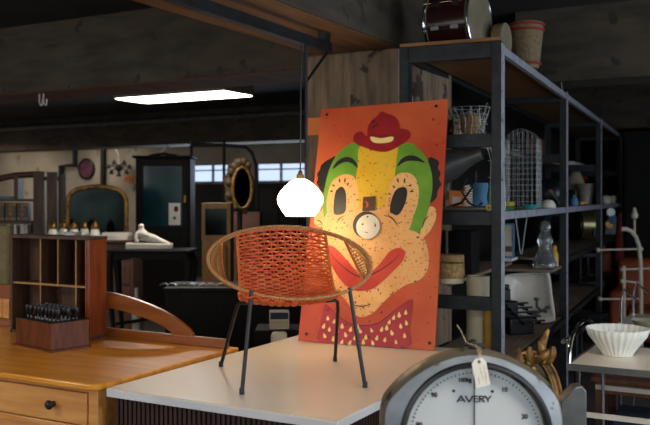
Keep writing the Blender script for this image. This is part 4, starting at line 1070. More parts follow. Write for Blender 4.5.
m = MB(); m.lathe([(0.0001, 0), (0.066, 0), (0.066, hr), (0.05, hr), (0.05, hr - 0.02), (0.0001, hr - 0.02)], seg=36); single('cream_roll', m, M['cream'], 'tall pale cream roll standing behind the lower rack bar', 'roll', pr)
ly_ = 0.17
py_ = RK(-0.088, 0.10, L5 + 0.001); hy_ = 0.36
m = MB(); m.lathe([(0.0001, 0), (0.034, 0), (0.034, hy_), (0.022, hy_), (0.022, hy_ - 0.02), (0.0001, hy_ - 0.02)], seg=28); single('mustard_roll', m, M['mustard'], 'shorter mustard yellow roll standing against the near rack post', 'roll', py_)

# ---- first bay, middle shelf: wire cage, box, books, round lid, dome, dish
p, d = on_rack(523, -0.20, L3)
kk_ = d / F
t = thing('wire_cage', 'tall arched wire cage standing on the middle shelf beside the near post', 'cage', p, RROT)
cwid, chh = 0.115, 0.50
m = MB()
for face in range(4):
    ax_ = face % 2; s = 1 if face < 2 else -1
    for i in range(8):
        u = -cwid + 2 * cwid * i / 7
        top_ = chh + 0.08 * (1 - (u / cwid) ** 2)
        a = (u, s * cwid) if ax_ == 0 else (s * cwid, u)
        m.tube([(a[0], a[1], 0.004), (a[0], a[1], top_ if ax_ == 0 else chh)], 0.0014, 5)
for j in range(13):
    z_ = 0.006 + (chh - 0.006) * j / 12
    m.tube([(-cwid, -cwid, z_), (cwid, -cwid, z_), (cwid, cwid, z_), (-cwid, cwid, z_)], 0.0014, 5, closed=True)
for j in range(5):
    y_ = -cwid + 2 * cwid * j / 4
    m.tube([(-cwid * cos(pi * i / 10), y_, chh + 0.08 * (1 - cos(pi * i / 10) ** 2)) for i in range(11)], 0.0014, 5)
part('bars', m, M['wire'], t)
m = MB(); m.box((0, 0, 0.003), (2 * cwid, 2 * cwid, 0.004)); part('tray', m, M['wire'], t)
# leaning wire rack of long wires, near the post
p2, d2 = on_rack(507.5, -0.10, L3)
p2 = RK(-0.11, 0.40, L3 + 0.001)
m = MB()
for i in range(7): m.tube([(-0.05 + 0.016 * i, 0, 0.002), (-0.045 + 0.013 * i, 0.02, 0.30), (-0.07 + 0.022 * i, -0.02, 0.42)], 0.0026, 5)
for z_ in (0.05, 0.2, 0.3): m.tube([(-0.06, 0, z_), (0.05, 0.01, z_)], 0.0026, 5)
m.tube([(-0.06, -0.02, 0.003), (0.06, -0.02, 0.003), (0.06, 0.02, 0.003), (-0.06, 0.02, 0.003)], 0.003, 5, closed=True)
single('wire_plate_rack', m, M['wire'], 'splayed wire plate rack in the gap between near post and wire cage', 'wire rack', p2, RROT)
# a small upper shelf plank inside the first bay, carrying the carton
m = MB(); q = RK(-0.47, 0.98, L2 + 0.001)
m.box((0, 0, 0.085), (0.15, 0.18, 0.17)); single('cardboard_box', m, M['card'], 'brown cardboard box on the upper half-shelf behind the wire cage', 'box', q, RROT + 0.35, bevel=0.004)
for i, (nm, mt_, lb, z_) in enumerate((('green_book', 'green', 'green-covered book lying flat under the wire plate rack end', 0.0), ('yellow_book', 'yellow', 'yellow-covered book lying on the green one at the near post', 0.027))):
    m = MB(); m.box((0, 0, 0.0125), (0.07, 0.13, 0.025)); single(nm, m, M[mt_], lb, 'book', RK(-0.11, 0.66, L3 + 0.001 + z_), RROT, bevel=0.002)
p, d = on_rack(549.5, -0.17, L3)
t = thing('round_pan_lid', 'dark round domed metal lid with a bright lever, propped on the middle shelf', 'lid', p, YAW - 0.1)
R = Matrix.Translation((0, 0, 0.122)) @ Matrix.Rotation(pi / 2 - 0.1, 4, 'X')
m = MB(); m.M = R; m.lathe([(0.0001, 0.05), (0.05, 0.044), (0.09, 0.026), (0.118, 0.0), (0.12, -0.012), (0.0001, -0.012)], seg=40); part('dome', m, M['dark_metal'], t)
m = MB(); m.M = R; m.lathe([(0.0001, 0.066), (0.018, 0.064), (0.02, 0.046), (0.0001, 0.046)], seg=20); part('hub', m, M['card'], t)
m = MB(); m.tube([(0.0, -0.065, 0.12), (0.05, -0.075, 0.06), (0.075, -0.08, 0.008)], 0.007, 8); part('lever', m, M['wire'], t)
p, d = on_rack(548, -0.075, L3)
m = MB(); m.lathe([(0.06, 0.0), (0.055, 0.03), (0.035, 0.055), (0.0001, 0.064)], seg=24); m.lathe([(0.0001, 0.001), (0.06, 0.001), (0.06, 0.0)], seg=24); single('white_dome', m, M['plaster'], 'small white dome-shaped bowl upside down before the dark lid', 'bowl', p)
p, d = on_rack(530, -0.055, L3)
m = MB(); m.lathe([(0.0001, 0.004), (0.035, 0.004), (0.04, 0), (0.065, 0.028), (0.066, 0.031), (0.06, 0.028), (0.036, 0.008), (0.0001, 0.007)], seg=28, sy=0.5); single('teal_dish', m, M['teal'], 'shallow teal dish at the edge of the middle shelf below the cage', 'dish', p, RROT)
p = RK(-0.45, 2.05, L2 + 0.001)
m = MB(); m.tube([(-0.13, -0.09, 0.006), (0.02, -0.1, 0.005), (0.13, -0.09, 0.006), (0.15, -0.05, 0.008), (0.1, 0.02, 0.02), (0, 0.06, 0.03), (-0.1, 0.02, 0.02)], 0.005, 6, closed=True)
single('wire_hanger', m, M['wire'], 'bent wire hanger lying on the upper half-shelf beyond the carton', 'hanger', p, RROT)

# ---- first bay, lower: V stand, framed glass, papers, decanter, figurine
p, d = on_rack(521, -0.42, L4)
t = thing('folding_stand', 'folded V-legged wooden stand in the shade under the middle shelf', 'stand', p, YAW)
hv = 0.34
for s in (-1, 1):
    m = MB(); m.tube([(0.0 + s * 0.006, 0, 0.006), (s * 0.05, 0.0, hv)], 0.006, 8); part('leg', m, M['wire'], t)
m = MB(); m.tube([(-0.05, 0, hv - 0.006), (0.05, 0, hv - 0.006)], 0.005, 8); m.box((0, 0, 0.004), (0.05, 0.06, 0.006)); part('crossbar', m, M['brown'], t)
p = RK(-0.385, rly(508, -0.385), L4 + 0.022)
t = thing('picture_frame', 'pale blue standing frame with a light picture beside the near post', 'frame', p, YAW - 0.15)
hf = 0.27
m = MB()
for s in (-1, 1): m.box((s * 0.043, 0, hf / 2), (0.014, 0.016, hf))
m.box((0, 0, 0.007), (0.086, 0.016, 0.014)); m.box((0, 0, hf - 0.007), (0.086, 0.016, 0.014)); part('frame', m, M['blue'], t, bevel=0.002)
m = MB(); m.box((0, 0.003, hf / 2), (0.074, 0.004, hf - 0.026)); m.mi = 1; m.box((0.004, 0.0, 0.07), (0.05, 0.003, 0.045)); part('picture', m, [M['cream'], M['brown']], t)
m = MB(); m.box((0, 0, 0.01), (0.12, 0.24, 0.02)); single('paper_stack', m, M['paper'], 'flat pile of pale paper under the blue standing frame', 'paper', RK(-0.40, rly(509, -0.385) + 0.0, L4 + 0.001), RROT, bevel=0.001)
p = RK(rlx(545, 2.2), 2.2, LD + 0.001)
m = MB(); m.M = Matrix.Scale(1.18, 4)
m.lathe([(0.0001, 0.004), (0.07, 0.004), (0.078, 0.0), (0.083, 0.008), (0.083, 0.03), (0.068, 0.06), (0.048, 0.12), (0.044, 0.16), (0.05, 0.185), (0.044, 0.21), (0.03, 0.235), (0.028, 0.25), (0.036, 0.262), (0.034, 0.29), (0.022, 0.31), (0.0001, 0.315),
         ], seg=48, rib=(12, 0.03))
single('glass_decanter', m, M['clear_glass'], 'tall cut clear glass decanter on the shelf above the sink', 'decanter', p, smooth=30)
p = RK(rlx(554.5, 2.36), 2.36, LD + 0.001)
m = MB(); m.lathe([(0.0001, 0), (0.032, 0), (0.034, 0.05), (0.03, 0.1), (0.016, 0.13), (0.018, 0.16), (0.0001, 0.175)], seg=18); single('ochre_jar', m, M['mustard'], 'small ochre stoppered jar behind the glass decanter', 'jar', p)
p, d = on_rack(551.5, -0.10, L5)

# ---- sink on the bottom shelf
SKY = 1.93
s0 = RK(0, SKY, 0)
sk = thing('ceramic_sink', 'white ceramic basin tipped up on the bottom shelf, with tap fittings', 'sink', s0, RROT)
def skp(px, py):
    lx_ = rlx(px, SKY); return Vector((lx_, 0, rz_at(py, lx_, SKY)))
zmin = L5 + 0.002
oc = [skp(498, 323), skp(497, 300), skp(499, 281), skp(503, 276), skp(520, 274), skp(543, 274), skp(547, 276.5), skp(550.5, 296), skp(554.5, 318), skp(552.5, 321.5), skp(545, 323), skp(520, 323.5)]
for p_ in oc: p_.z = max(p_.z, zmin)
def rsm(pts, n=6): return smooth_poly([(p_.x, p_.z) for p_ in pts], n)
def ins(poly, f, dx=0, dz=0):
    cx_ = sum(x for x, z in poly) / len(poly); cz_ = sum(z for x, z in poly) / len(poly)
    return [(cx_ + (x - cx_) * f + dx, cz_ + (z - cz_) * f + dz) for x, z in poly]
o0 = [(x, max(z, zmin)) for x, z in rsm(oc)]
tl = 0.30
def r3(poly, y): return [Vector((x, y + (z - zmin) * tl, z)) for x, z in poly]
m = MB()
m.loft([r3(ins(o0, 0.7, 0.0, 0.02), 0.20), r3(ins(o0, 0.88, 0, 0.005), 0.14), r3(ins(o0, 0.95), 0.05), r3(ins(o0, 0.995), 0.035), r3(o0, 0.025), r3(o0, 0.008), r3(ins(o0, 0.98), 0.0), r3(ins(o0, 0.90, -0.004, 0.010), 0.0), r3(ins(o0, 0.86, -0.006, 0.014), 0.012), r3(ins(o0, 0.76, -0.012, 0.03), 0.06), r3(ins(o0, 0.6, -0.015, 0.04), 0.105), r3(ins(o0, 0.35, -0.02, 0.045), 0.13), r3(ins(o0, 0.08, -0.02, 0.045), 0.135)], True, True)
part('basin', m, M['ceramic'], sk, smooth=60)
m = MB(); tp_ = skp(541, 311); tp_.y = (tp_.z - zmin) * tl - 0.012
m.tube([tp_ + Vector((-0.04, 0.02, 0.08)), tp_ + Vector((-0.03, -0.03, 0.035)), tp_, tp_ + Vector((0.04, -0.01, -0.005))], 0.011, 10); m.tube([tp_ + Vector((-0.04, -0.005, -0.025)), tp_ + Vector((0.045, -0.005, 0.025))], 0.010, 10)
for q in ((-0.045, -0.005, -0.028), (0.05, -0.005, 0.028), (-0.042, 0.02, 0.084)): m.sphere(tp_ + Vector(q), 0.017, 12, 8, (1.4, 0.8, 0.8))
part('tap', m, M['grey_metal'], sk)

# typewriter-like black machine in front of the sink
p, d = on_rack(522, -0.10, L5)
TD = 5.85
t = thing('black_typewriter', 'black stepped typewriter with rows of keys in front of the white sink', 'typewriter', RK(-0.21, rly(517, -0.21), L5 + 0.001), YAW + 0.35)
kt = TD / F
m = MB(); m.box((-0.02, 0.05, 0.06), (0.2, 0.3, 0.12)); m.box((-0.05, 0.09, 0.17), (0.13, 0.18, 0.12)); m.box((-0.07, 0.1, 0.27), (0.09, 0.13, 0.09)); part('body', m, M['black_paint'], t, bevel=0.012)
m = MB(); m.tube([(-0.13, 0.1, 0.325), (-0.01, 0.1, 0.325)], 0.016, 14); part('roller', m, M['black_paint'], t)
for k in range(5):
    m = MB(); z_ = 0.10 + 0.029 * k; y_ = -0.13 + 0.026 * k
    xk = 0.05 - 0.018 * k; m.box((xk, y_, z_), (0.19, 0.022, 0.013)); m.box((xk + 0.06, y_ + 0.03, z_ - 0.015), (0.008, 0.07, 0.02)); m.box((xk - 0.07, y_ + 0.03, z_ - 0.015), (0.008, 0.07, 0.02)); part('key_row', m, M['dark_metal'], t, bevel=0.003)

# ---- second and third bay
p, d = on_rack(585.5, -0.18, L3)
kk_ = d / F
m = MB(); m.lathe([(0.0001, 0.003), (0.062, 0.003), (0.066, 0.0), (0.105, 0.225), (0.109, 0.23), (0.1, 0.226), (0.06, 0.01), (0.0001, 0.008)], seg=36); single('tin_bucket', m, M['galv'], 'weathered tapering metal bucket on the middle shelf of the second bay', 'bucket', p)
p, d = on_rack(575.5, -0.32, L3)
t = thing('fabric_lamp_shade', 'cream cone lamp shade on a stem behind the metal bucket', 'lamp shade', p, 0)
m = MB(); m.lathe([(0.13, 0.17), (0.03, 0.42), (0.027, 0.42), (0.126, 0.17)], seg=36); part('shade', m, M['cream'], t)
m = MB(); m.lathe([(0.0001, 0.0), (0.08, 0.0), (0.08, 0.012), (0.012, 0.03), (0.010, 0.40), (0.0001, 0.40)], seg=16); m.tube([(-0.1, 0, 0.235), (0.1, 0, 0.235)], 0.003, 5); part('stem', m, M['brass'], t)
p, d = on_rack(574, -0.07, L3); m = MB(); m.lathe([(0.0001, 0), (0.034, 0), (0.04, 0.04), (0.03, 0.075), (0.016, 0.085), (0.018, 0.1), (0.0001, 0.1)], seg=20); single('blue_jar', m, M['blue'], 'little blue jar at the edge of the middle shelf before the bucket', 'jar', p)
p, d = on_rack(579, -0.06, L3); m = MB(); m.tube([(-0.025, 0.03, 0.02), (0.03, -0.02, 0.022), (0.06, 0, 0.03)], [0.02, 0.016, 0.01], 10); single('ochre_spool', m, M['mustard'], 'small ochre horn-shaped trinket next to the little blue jar', 'trinket', p)
p, d = on_rack(607, -0.20, L3)
m = MB(); m.box((0, 0, 0.15), (0.1, 1.4, 0.3)); single('grey_carton', m, M['dark_metal'], 'long dark carton on the middle shelf of the third bay', 'carton', RK(-0.42, 6.3, L3 + 0.001), RROT, bevel=0.004)
m = MB(); m.box((0, 0, 0.02), (0.1, 1.3, 0.045)); single('orange_red_box', m, M['red'], 'long orange-red box lying on the dark carton in the third bay', 'box', RK(-0.42, 6.3, L3 + 0.305), RROT, bevel=0.004)
p, d = on_rack(606, -0.07, L3); m = MB(); m.lathe([(0.0001, 0), (0.05, 0), (0.06, 0.05), (0.045, 0.09), (0.0001, 0.11)], seg=18, sy=1.6); single('white_crock', m, M['off_white'], 'squat off-white crock at the middle shelf edge in the third bay', 'crock', p)
p, d = on_rack(613, -0.07, L3); m = MB(); m.box((0, 0, 0.05), (0.06, 0.2, 0.1)); single('cream_block', m, M['cream'], 'cream-coloured block beside the squat crock at the rack end', 'block', p, RROT, bevel=0.01)
for px, zz, lb in ((609, 0.0, 'folded pale sheet lying on the upper half-shelf in the third bay'),):
    m = MB(); m.box((0, 0, 0.03), (0.14, 1.5, 0.06)); single('folded_sheet', m, M['plaster'], lb, 'sheet', RK(-0.43, 6.3, L2 + 0.001), RROT, bevel=0.012)
m = MB(); m.box((0, 0, 0.1), (0.12, 0.4, 0.2)); single('dusty_carton', m, M['brown'], 'dusty brown carton on the upper half-shelf in the second bay', 'carton', RK(-0.45, 3.6, L2 + 0.001), RROT, bevel=0.004)

p, d = on_rack(586, -0.22, L4)
kk_ = d / F
t = thing('brass_drum', 'big tarnished brass drum lying on its side under the middle shelf', 'drum', p, YAW + 0.1)
rb = 0.165
R = Matrix.Translation((0, 0, rb + 0.012)) @ Matrix.Rotation(pi / 2, 4, 'Y')
m = MB(); m.M = R; m.lathe([(0.0001, -0.135), (rb, -0.135), (rb, 0.135), (0.0001, 0.135)], seg=44); part('barrel', m, M['drum_brass'], t)
m = MB(); m.M = R
for zz in (-0.13, -0.105, 0.13): m.tube([(rb * cos(2 * pi * i / 44), rb * sin(2 * pi * i / 44), zz) for i in range(44)], 0.011, 8, closed=True)
part('hoop', m, M['dark_metal'], t)
m = MB(); m.box((0.04, -rb, 0.1), (0.05, 0.03, 0.09)); part('hinge', m, M['black_iron'], t)
p, d = on_rack(609.5, -0.14, L4)
t = thing('machine_motor', 'cluttered greasy motor with pulleys under the middle shelf in the third bay', 'motor', p, YAW)
m = MB(); m.box((0, 0, 0.09), (0.16, 0.2, 0.18)); m.lathe([(0.0001, -0.07), (0.08, -0.07), (0.08, 0.07), (0.0001, 0.07)], (0, 0, 0.24), 24, Matrix.Rotation(pi / 2, 4, 'Y')); part('block', m, M['dark_metal'], t, bevel=0.01)
for zz, rr_, mt_ in ((0.3, 0.055, 'wire'), (0.14, 0.05, 'brass'), (0.2, 0.06, 'blue')):
    m = MB(); m.lathe([(0.0001, 0), (rr_, 0), (rr_ * 1.05, 0.015), (rr_, 0.03), (0.0001, 0.03)], (rd.uniform(-.05, .05), -0.13, zz), 20, Matrix.Rotation(pi / 2, 4, 'X')); part('pulley', m, M[mt_], t)
m = MB(); m.box((0, 0, 0.06), (0.14, 0.5, 0.12)); single('green_crate', m, M['green'], 'green crate pushed back under the middle shelf of the third bay', 'crate', RK(-0.44, 6.9, L4 + 0.001), RROT, bevel=0.005)
p, d = on_rack(588, -0.18, L5)
t = thing('black_press', 'black iron press with lever on the bottom shelf beneath the brass drum', 'press', p, YAW)
m = MB(); m.box((0, 0, 0.015), (0.3, 0.22, 0.03)); part('base', m, M['black_iron'], t, bevel=0.006)
for s in (-1, 1):
    m = MB(); m.box((s * 0.09, 0, 0.17), (0.035, 0.05, 0.28)); part('pillar', m, M['black_iron'], t, bevel=0.006)
m = MB(); m.box((0, 0, 0.32), (0.24, 0.07, 0.05)); part('crosshead', m, M['black_iron'], t, bevel=0.006)
m = MB(); m.tube([(0, 0, 0.1), (0, 0, 0.40)], 0.018, 12); m.tube([(-0.13, -0.02, 0.38), (0.08, -0.05, 0.41)], 0.009, 8); m.lathe([(0.0001, 0), (0.09, 0), (0.09, 0.02), (0.0001, 0.02)], (0, 0, 0.09), 24); part('screw', m, M['dark_metal'], t)
p, d = on_rack(613, -0.2, L5)
t = thing('oil_cans', 'rusty oil can on the bottom shelf at the far end of the rack', 'oil can', p, 0); t.name = 'oil_can'
m = MB(); m.lathe([(0.0001, 0), (0.1, 0), (0.1, 0.22), (0.03, 0.3), (0.02, 0.4), (0.0001, 0.4)], seg=24); part('body', m, M['rust_fabric'], t)
m = MB(); m.tube([(0.09, 0, 0.2), (0.15, 0, 0.18), (0.15, 0, 0.08), (0.1, 0, 0.05)], 0.008, 8); part('handle', m, M['black_iron'], t)
p, d = on_rack(580, -0.12, L5)
m = MB(); p = cw((591 - CX) * 5.5 / F, 5.5, 0.70)
t = thing('wire_stool', 'round stool topped with tangled dark wire beside the bowl trolley', 'stool', cw((590 - CX) * 5.8 / F, 5.8, 0), 0)
zs = CZ - (326 - HY) * 5.8 / F
m = MB(); m.lathe([(0.0001, zs - 0.02), (0.13, zs - 0.02), (0.135, zs - 0.01), (0.13, zs), (0.0001, zs)], seg=28); part('seat', m, M['black_wood'], t)
for k in range(4):
    a = pi / 4 + k * pi / 2; m = MB(); m.tube([(0.12 * cos(a), 0.12 * sin(a), 0), (0.1 * cos(a), 0.1 * sin(a), zs - 0.015)], 0.012, 8); part('leg', m, M['black_iron'], t)
m = MB()
for k in range(22):
    r_ = rd.uniform(0.06, 0.12); cx_, cy_ = rd.uniform(-.02, .02), rd.uniform(-.02, .02); tl_ = rd.uniform(-.12, .12)
    m.tube([(cx_ + r_ * cos(2 * pi * i / 24), cy_ + r_ * sin(2 * pi * i / 24), zs + 0.012 + 0.0036 * k + max(-0.008, tl_ * r_ * cos(2 * pi * i / 24))) for i in range(24)], 0.0032, 5, closed=True)
single('wire_coil', m, M['dark_metal'], 'tangled coil of dark wire lying on the round stool by the rack', 'wire coil', cw((590 - CX) * 5.8 / F, 5.8, 0.0))
# ================================================================== THE BACK OF THE SHOP
def bgp(px, d): return cw((px - CX) * d / F, d, 0)
def bz(py, d): return CZ - (py - HY) * d / F
# clock
cp = ony(86.5, 169, WALLY - 0.03)
t = thing('wall_clock', 'round plum-faced clock with a black rim on the pale wall', 'clock', cp)
R = Matrix.Rotation(pi / 2, 4, 'X')
m = MB(); m.lathe([(0.0001, 0.02), (0.19, 0.02), (0.0001, 0.0201)], seg=40, rot=R); part('face', m, M['purple'], t)
m = MB(); m.lathe([(0.185, -0.02), (0.235, -0.02), (0.235, 0.03), (0.21, 0.045), (0.19, 0.03)], seg=40, rot=R); part('rim', m, M['black_paint'], t)
m = MB(); m.box((0.03, -0.026, 0.05), (0.015, 0.004, 0.13), ry=0.6); m.box((-0.06, -0.026, 0.0), (0.02, 0.004, 0.12), ry=1.3)
for k in range(12): m.box((0.16 * sin(k * pi / 6), -0.024, 0.16 * cos(k * pi / 6)), (0.016, 0.004, 0.035), ry=k * pi / 6)
part('hand', m, M['black_paint'], t)

# bookcase with curved top, books, tins
D = 10.6; b0 = bgp(12, D); kx = D / F
t = thing('bookcase', 'open wooden bookcase with a curved top at the edge of the back wall', 'bookcase', b0, YAW)
xl, xr2 = (-14 - 12) * kx, (36 - 12) * kx
ztop = bz(176, D)
for x in (xl, xr2):
    m = MB(); m.box((x, 0.15, ztop / 2), (0.05, 0.3, ztop)); part('side', m, M['brown'], t, bevel=0.005)
shz = {'books': bz(236, D), 'tins': bz(221.5, D), 'mid': bz(199, D)}
for z in list(shz.values()) + [0.5, 0.1]:
    m = MB(); m.box(((xl + xr2) / 2, 0.15, z - 0.015), (xr2 - xl - 0.05, 0.3, 0.03)); part('shelf', m, M['brown'], t)
m = MB(); m.tube([(xl, 0.15, ztop - 0.05), ((xl + xr2) / 2, 0.15, ztop + 0.01), (xr2, 0.15, ztop + 0.03)], 0.04, 10); part('top_rail', m, M['brown'], t)
m = MB(); m.box((0.03, 0.15, (shz['mid'] + ztop) / 2), (0.05, 0.2, ztop - shz['mid'])); part('post', m, M['brown'], t)
first = None
xb = xl + 0.06; i = 0
cols = ['paper', 'off_white', 'brown', 'cream', 'paper', 'dark_metal', 'off_white', 'walnut']
while xb < xr2 - 0.09:
    w_ = rd.uniform(0.03, 0.05); h_ = rd.uniform(0.115, 0.145)
    m = MB(); m.box((0, 0, h_ / 2), (w_, 0.15, h_)); m.mi = 1; m.box((0, 0.003, h_ / 2 + 0.003), (w_ * 0.8, 0.15, h_))
    o = single('book', m, [M[cols[i % 8]], M['paper']], 'book standing in the row on the lowest visible bookcase shelf', 'book', b0 + Matrix.Rotation(YAW, 3, 'Z') @ Vector((xb + w_ / 2, 0.09, shz['books'] + 0.001)), YAW, 'books on the bookcase shelf')
    xb += w_ + 0.006; i += 1
tins = None
for k in range(3):
    x = xl + 0.14 + 0.145 * k
    lo_ = b0 + Matrix.Rotation(YAW, 3, 'Z') @ Vector((x, 0.12, shz['tins'] + 0.001))
    if tins is None:
        tins = thing('lacquer_tin', 'dark lacquered tin with gilt bands on the bookcase shelf above the books', 'tin', lo_, YAW, 'gilt-banded tins on the bookcase')
        m = MB(); m.box((0, 0, 0.115), (0.135, 0.14, 0.23)); part('body', m, M['black_paint'], tins, bevel=0.004)
        m = MB()
        for zz in (0.03, 0.205): m.box((0, -0.0705, zz), (0.13, 0.004, 0.025))
        m.lathe([(0.0001, 0.074), (1.0, 0.072), (1.0, 0.07)], (0, 0, 0.13), 24, Matrix.Rotation(pi / 2, 4, 'X'), sx=0.03, sy=0.06); part('gilt_band', m, M['gilt'], tins)
    else: copy_thing(tins, lo_, YAW)
m = MB(); m.box((0, 0, 0.015), (0.22, 0.18, 0.03)); single('blue_folder', m, M['blue'], 'flat dull blue folder on the bookcase shelf above the tins', 'folder', b0 + Matrix.Rotation(YAW, 3, 'Z') @ Vector((-0.155, 0.15, shz['mid'] + 0.003)) , YAW, bevel=0.003)
# slatted headboard
D = 10.4; h0 = bgp(49, D); kx = D / F
t = thing('slatted_headboard', 'dark wooden headboard of two broad vertical planks beside the bookcase', 'headboard', h0, YAW)
for a, b, tp in ((33.5, 44.5, 171.5), (47, 57.5, 172), (61, 66, 174)):
    m = MB(); z = bz(tp, D); m.box((((a + b) / 2 - 49) * kx, 0, z / 2), ((b - a) * kx, 0.035, z)); part('plank', m, M['walnut'], t, bevel=0.004)
for py in (178.5, 238):
    m = MB(); m.box(((49.5 - 49) * kx, 0.035, bz(py, D)), (33 * kx, 0.03, 0.045)); part('rail', m, M['walnut'], t)

# low dresser carrying the arched mirror, glass shades and papers
D = 9.6; d0 = bgp(84, D); kx = D / F
zd = bz(240, D)
t = thing('low_dresser', 'dark wooden dresser under the arched mirror, mostly hidden by the pigeonhole box', 'dresser', d0, YAW)
xl, xr2 = (42 - 84) * kx, (136 - 84) * kx
m = MB(); m.box(((xl + xr2) / 2, 0.25, zd / 2 - 0.02), (xr2 - xl - 0.06, 0.5, zd - 0.04)); part('body', m, M['brown'], t, bevel=0.004)
m = MB(); m.box(((xl + xr2) / 2, 0.25, zd - 0.015), (xr2 - xl, 0.56, 0.03)); part('top', m, M['walnut'], t, bevel=0.005)
for k in range(3):
    m = MB(); m.box(((xl + xr2) / 2, -0.005, 0.22 + 0.26 * k), (xr2 - xl - 0.14, 0.02, 0.22)); dr = part('drawer', m, M['brown'], t, bevel=0.004)
    m = MB(); m.tube([((xl + xr2) / 2 - 0.05, -0.02, 0.22 + 0.26 * k), ((xl + xr2) / 2, -0.045, 0.21 + 0.26 * k), ((xl + xr2) / 2 + 0.05, -0.02, 0.22 + 0.26 * k)], 0.006, 8); part('handle', m, M['brass'], dr)
def dl(px, y, z): return d0 + Matrix.Rotation(YAW, 3, 'Z') @ Vector(((px - 84) * (D + y) / F + (84 - CX) * y / F, y, z))
# arched mirror
am = dl(97, 0.42, zd + 0.001)
DM = D + 0.42; kx = DM / F
t = thing('arched_mirror', 'gilt arched overmantel mirror leaning behind brass-topped glass shades', 'mirror', am, YAW)
def amq(px, py): return ((px - 97) * kx, bz(py, DM) - zd)
arch = [amq(67.5, 241)] + [amq(*q) for q in ((67.5, 205), (69, 197), (75, 190.5), (86, 187.5), (97, 186.5), (108, 187.5), (119, 190.5), (125, 197), (126.5, 205))] + [amq(126.5, 241)]
arch = [(x, max(0.02, z)) for x, z in arch]
RXX = Matrix.Rotation(pi / 2, 4, 'X')
m = MB(); m.tube([(x, 0, z) for x, z in smooth_poly(arch[1:-1], 4, False)], 0.028, 10); m.tube([(arch[1][0], 0, arch[1][1]), (arch[0][0], 0, 0.02)], 0.028, 10); m.tube([(arch[-2][0], 0, arch[-2][1]), (arch[-1][0], 0, 0.02)], 0.028, 10); m.box((0, 0, 0.025), (arch[-1][0] - arch[0][0], 0.05, 0.05)); part('frame', m, M['gilt'], t)
m = MB(); m.prism([arch[0]] + smooth_poly(arch[1:-1], 4, False) + [arch[-1]], 0.01, Matrix.Translation((0, 0.012, 0)) @ RXX); part('mirror_glass', m, M['dim_mirror'], t)
# bell shades
g0_ = None
for px, dy in ((53, 0.08), (63.5, 0.23), (74, 0.08), (84.5, 0.23), (95, 0.08)):
    lo_ = dl(px, dy, zd + 0.001)
    if g0_ is None:
        g0_ = thing('bell_glass_shade', 'white glass bell shade with a brass cap in the row before the arched mirror', 'lamp shade', lo_, YAW, 'glass bell shades on the dresser')
        m = MB(); m.lathe([(0.075, 0.0), (0.078, 0.006), (0.06, 0.05), (0.048, 0.1), (0.035, 0.13), (0.032, 0.13), (0.044, 0.1), (0.056, 0.05), (0.073, 0.006)], seg=24); part('bell', m, M['milk_glass'], g0_)
        m = MB(); m.lathe([(0.045, 0.118), (0.048, 0.13), (0.04, 0.16), (0.022, 0.19), (0.012, 0.2), (0.014, 0.215), (0.0001, 0.225)], seg=20); part('cap', m, M['brass'], g0_)
    else: copy_thing(g0_, lo_, YAW)
m = MB()
for k in range(7): m.box((rd.uniform(-.01, .01), rd.uniform(-.01, .01), 0.006 + 0.011 * k), (0.30, 0.2, 0.009), rz=rd.uniform(-.05, .05))
single('magazine_pile', m, M['paper'], 'pile of white magazines on the dresser end beside the plaster figure', 'magazines', dl(117, 0.12, zd + 0.001), YAW)

# spiky dark lamp and orange box on the wall
D = 15.0
c = ony(119, 168, WALLY - 0.25)
t = thing('spider_lamp', 'dark spidery multi-arm lamp hanging before the pale wall near the cabinet', 'lamp', c, YAW)
m = MB(); m.sphere((0, 0, 0), 0.08, 14, 10)
for a in (0.2, 1.1, 2.0, 2.9, 3.8, 4.7, 5.6):
    e_ = Vector((0.22 * cos(a), 0.06 * sin(a * 2), 0.13 * sin(a))); m.tube([(0, 0, 0), e_ * 0.6 + Vector((0, 0, 0.03)), e_], 0.014, 8); m.lathe([(0.0001, 0.05), (0.02, 0.05), (0.06, -0.05), (0.0001, -0.03)], e_, 14)
part('arms', m, M['black_iron'], t)
m = MB(); zt = BEAMZ + 0.0
m.tube([(0.0, 0, 0.06), (-0.02, 0, 0.3), (-0.1, 0, 0.45), (-0.14, 0, TOPZ - c.z)], 0.014, 6); part('flex', m, M['off_white'], t)
c = ony(129, 179.5, WALLY - 0.1)
m = MB(); m.box((0, 0, 0), (0.24, 0.05, 0.11)); single('orange_wall_box', m, M['orange'], 'small orange box fixed on the pale wall beside the glazed cabinet', 'box', c, 0, bevel=0.008)
c0_ = ony(160, 158, 11.6); c1_ = ony(167, 149, 11.6)
# glazed cabinet
D = 11.2; g0 = bgp(162.5, D); kx = D / F
t = thing('glazed_cabinet', 'tall black cabinet with one dark teal glass door by the back wall', 'cabinet', g0, YAW)
zt, hw_ = bz(158, D), 27.5 * kx
zg0, zg1 = bz(226, D), bz(166, D)
m = MB(); m.box2((-hw_, 0.03, 0), (hw_, 0.45, zt)); part('body', m, M['black_wood'], t, bevel=0.01)
m = MB(); m.box((0, 0.2, zt + 0.015), (2 * hw_ + 0.06, 0.5, 0.03))
m.tube([(-hw_ * .5, 0.05, zt + 0.03), (0, 0.05, zt + 0.06), (hw_ * .5, 0.05, zt + 0.03)], 0.02, 8); part('cornice', m, M['black_wood'], t, bevel=0.008)
m = MB(); x0, x1 = (143 - 162.5) * kx, (182 - 162.5) * kx
m.box2((-hw_ + 0.03, -0.005, 0.9), (x0, 0.028, zt - 0.03)); m.box2((x1, -0.005, 0.9), (hw_ - 0.03, 0.028, zt - 0.03)); m.box2((x0, -0.005, 0.9), (x1, 0.028, zg0)); m.box2((x0, -0.005, zg1), (x1, 0.028, zt - 0.03)); dr = part('door', m, M['black_wood'], t, bevel=0.004)
m = MB(); m.box2((x0, 0.012, zg0), (x1, 0.02, zg1)); part('glass', m, M['teal_glass'], dr)
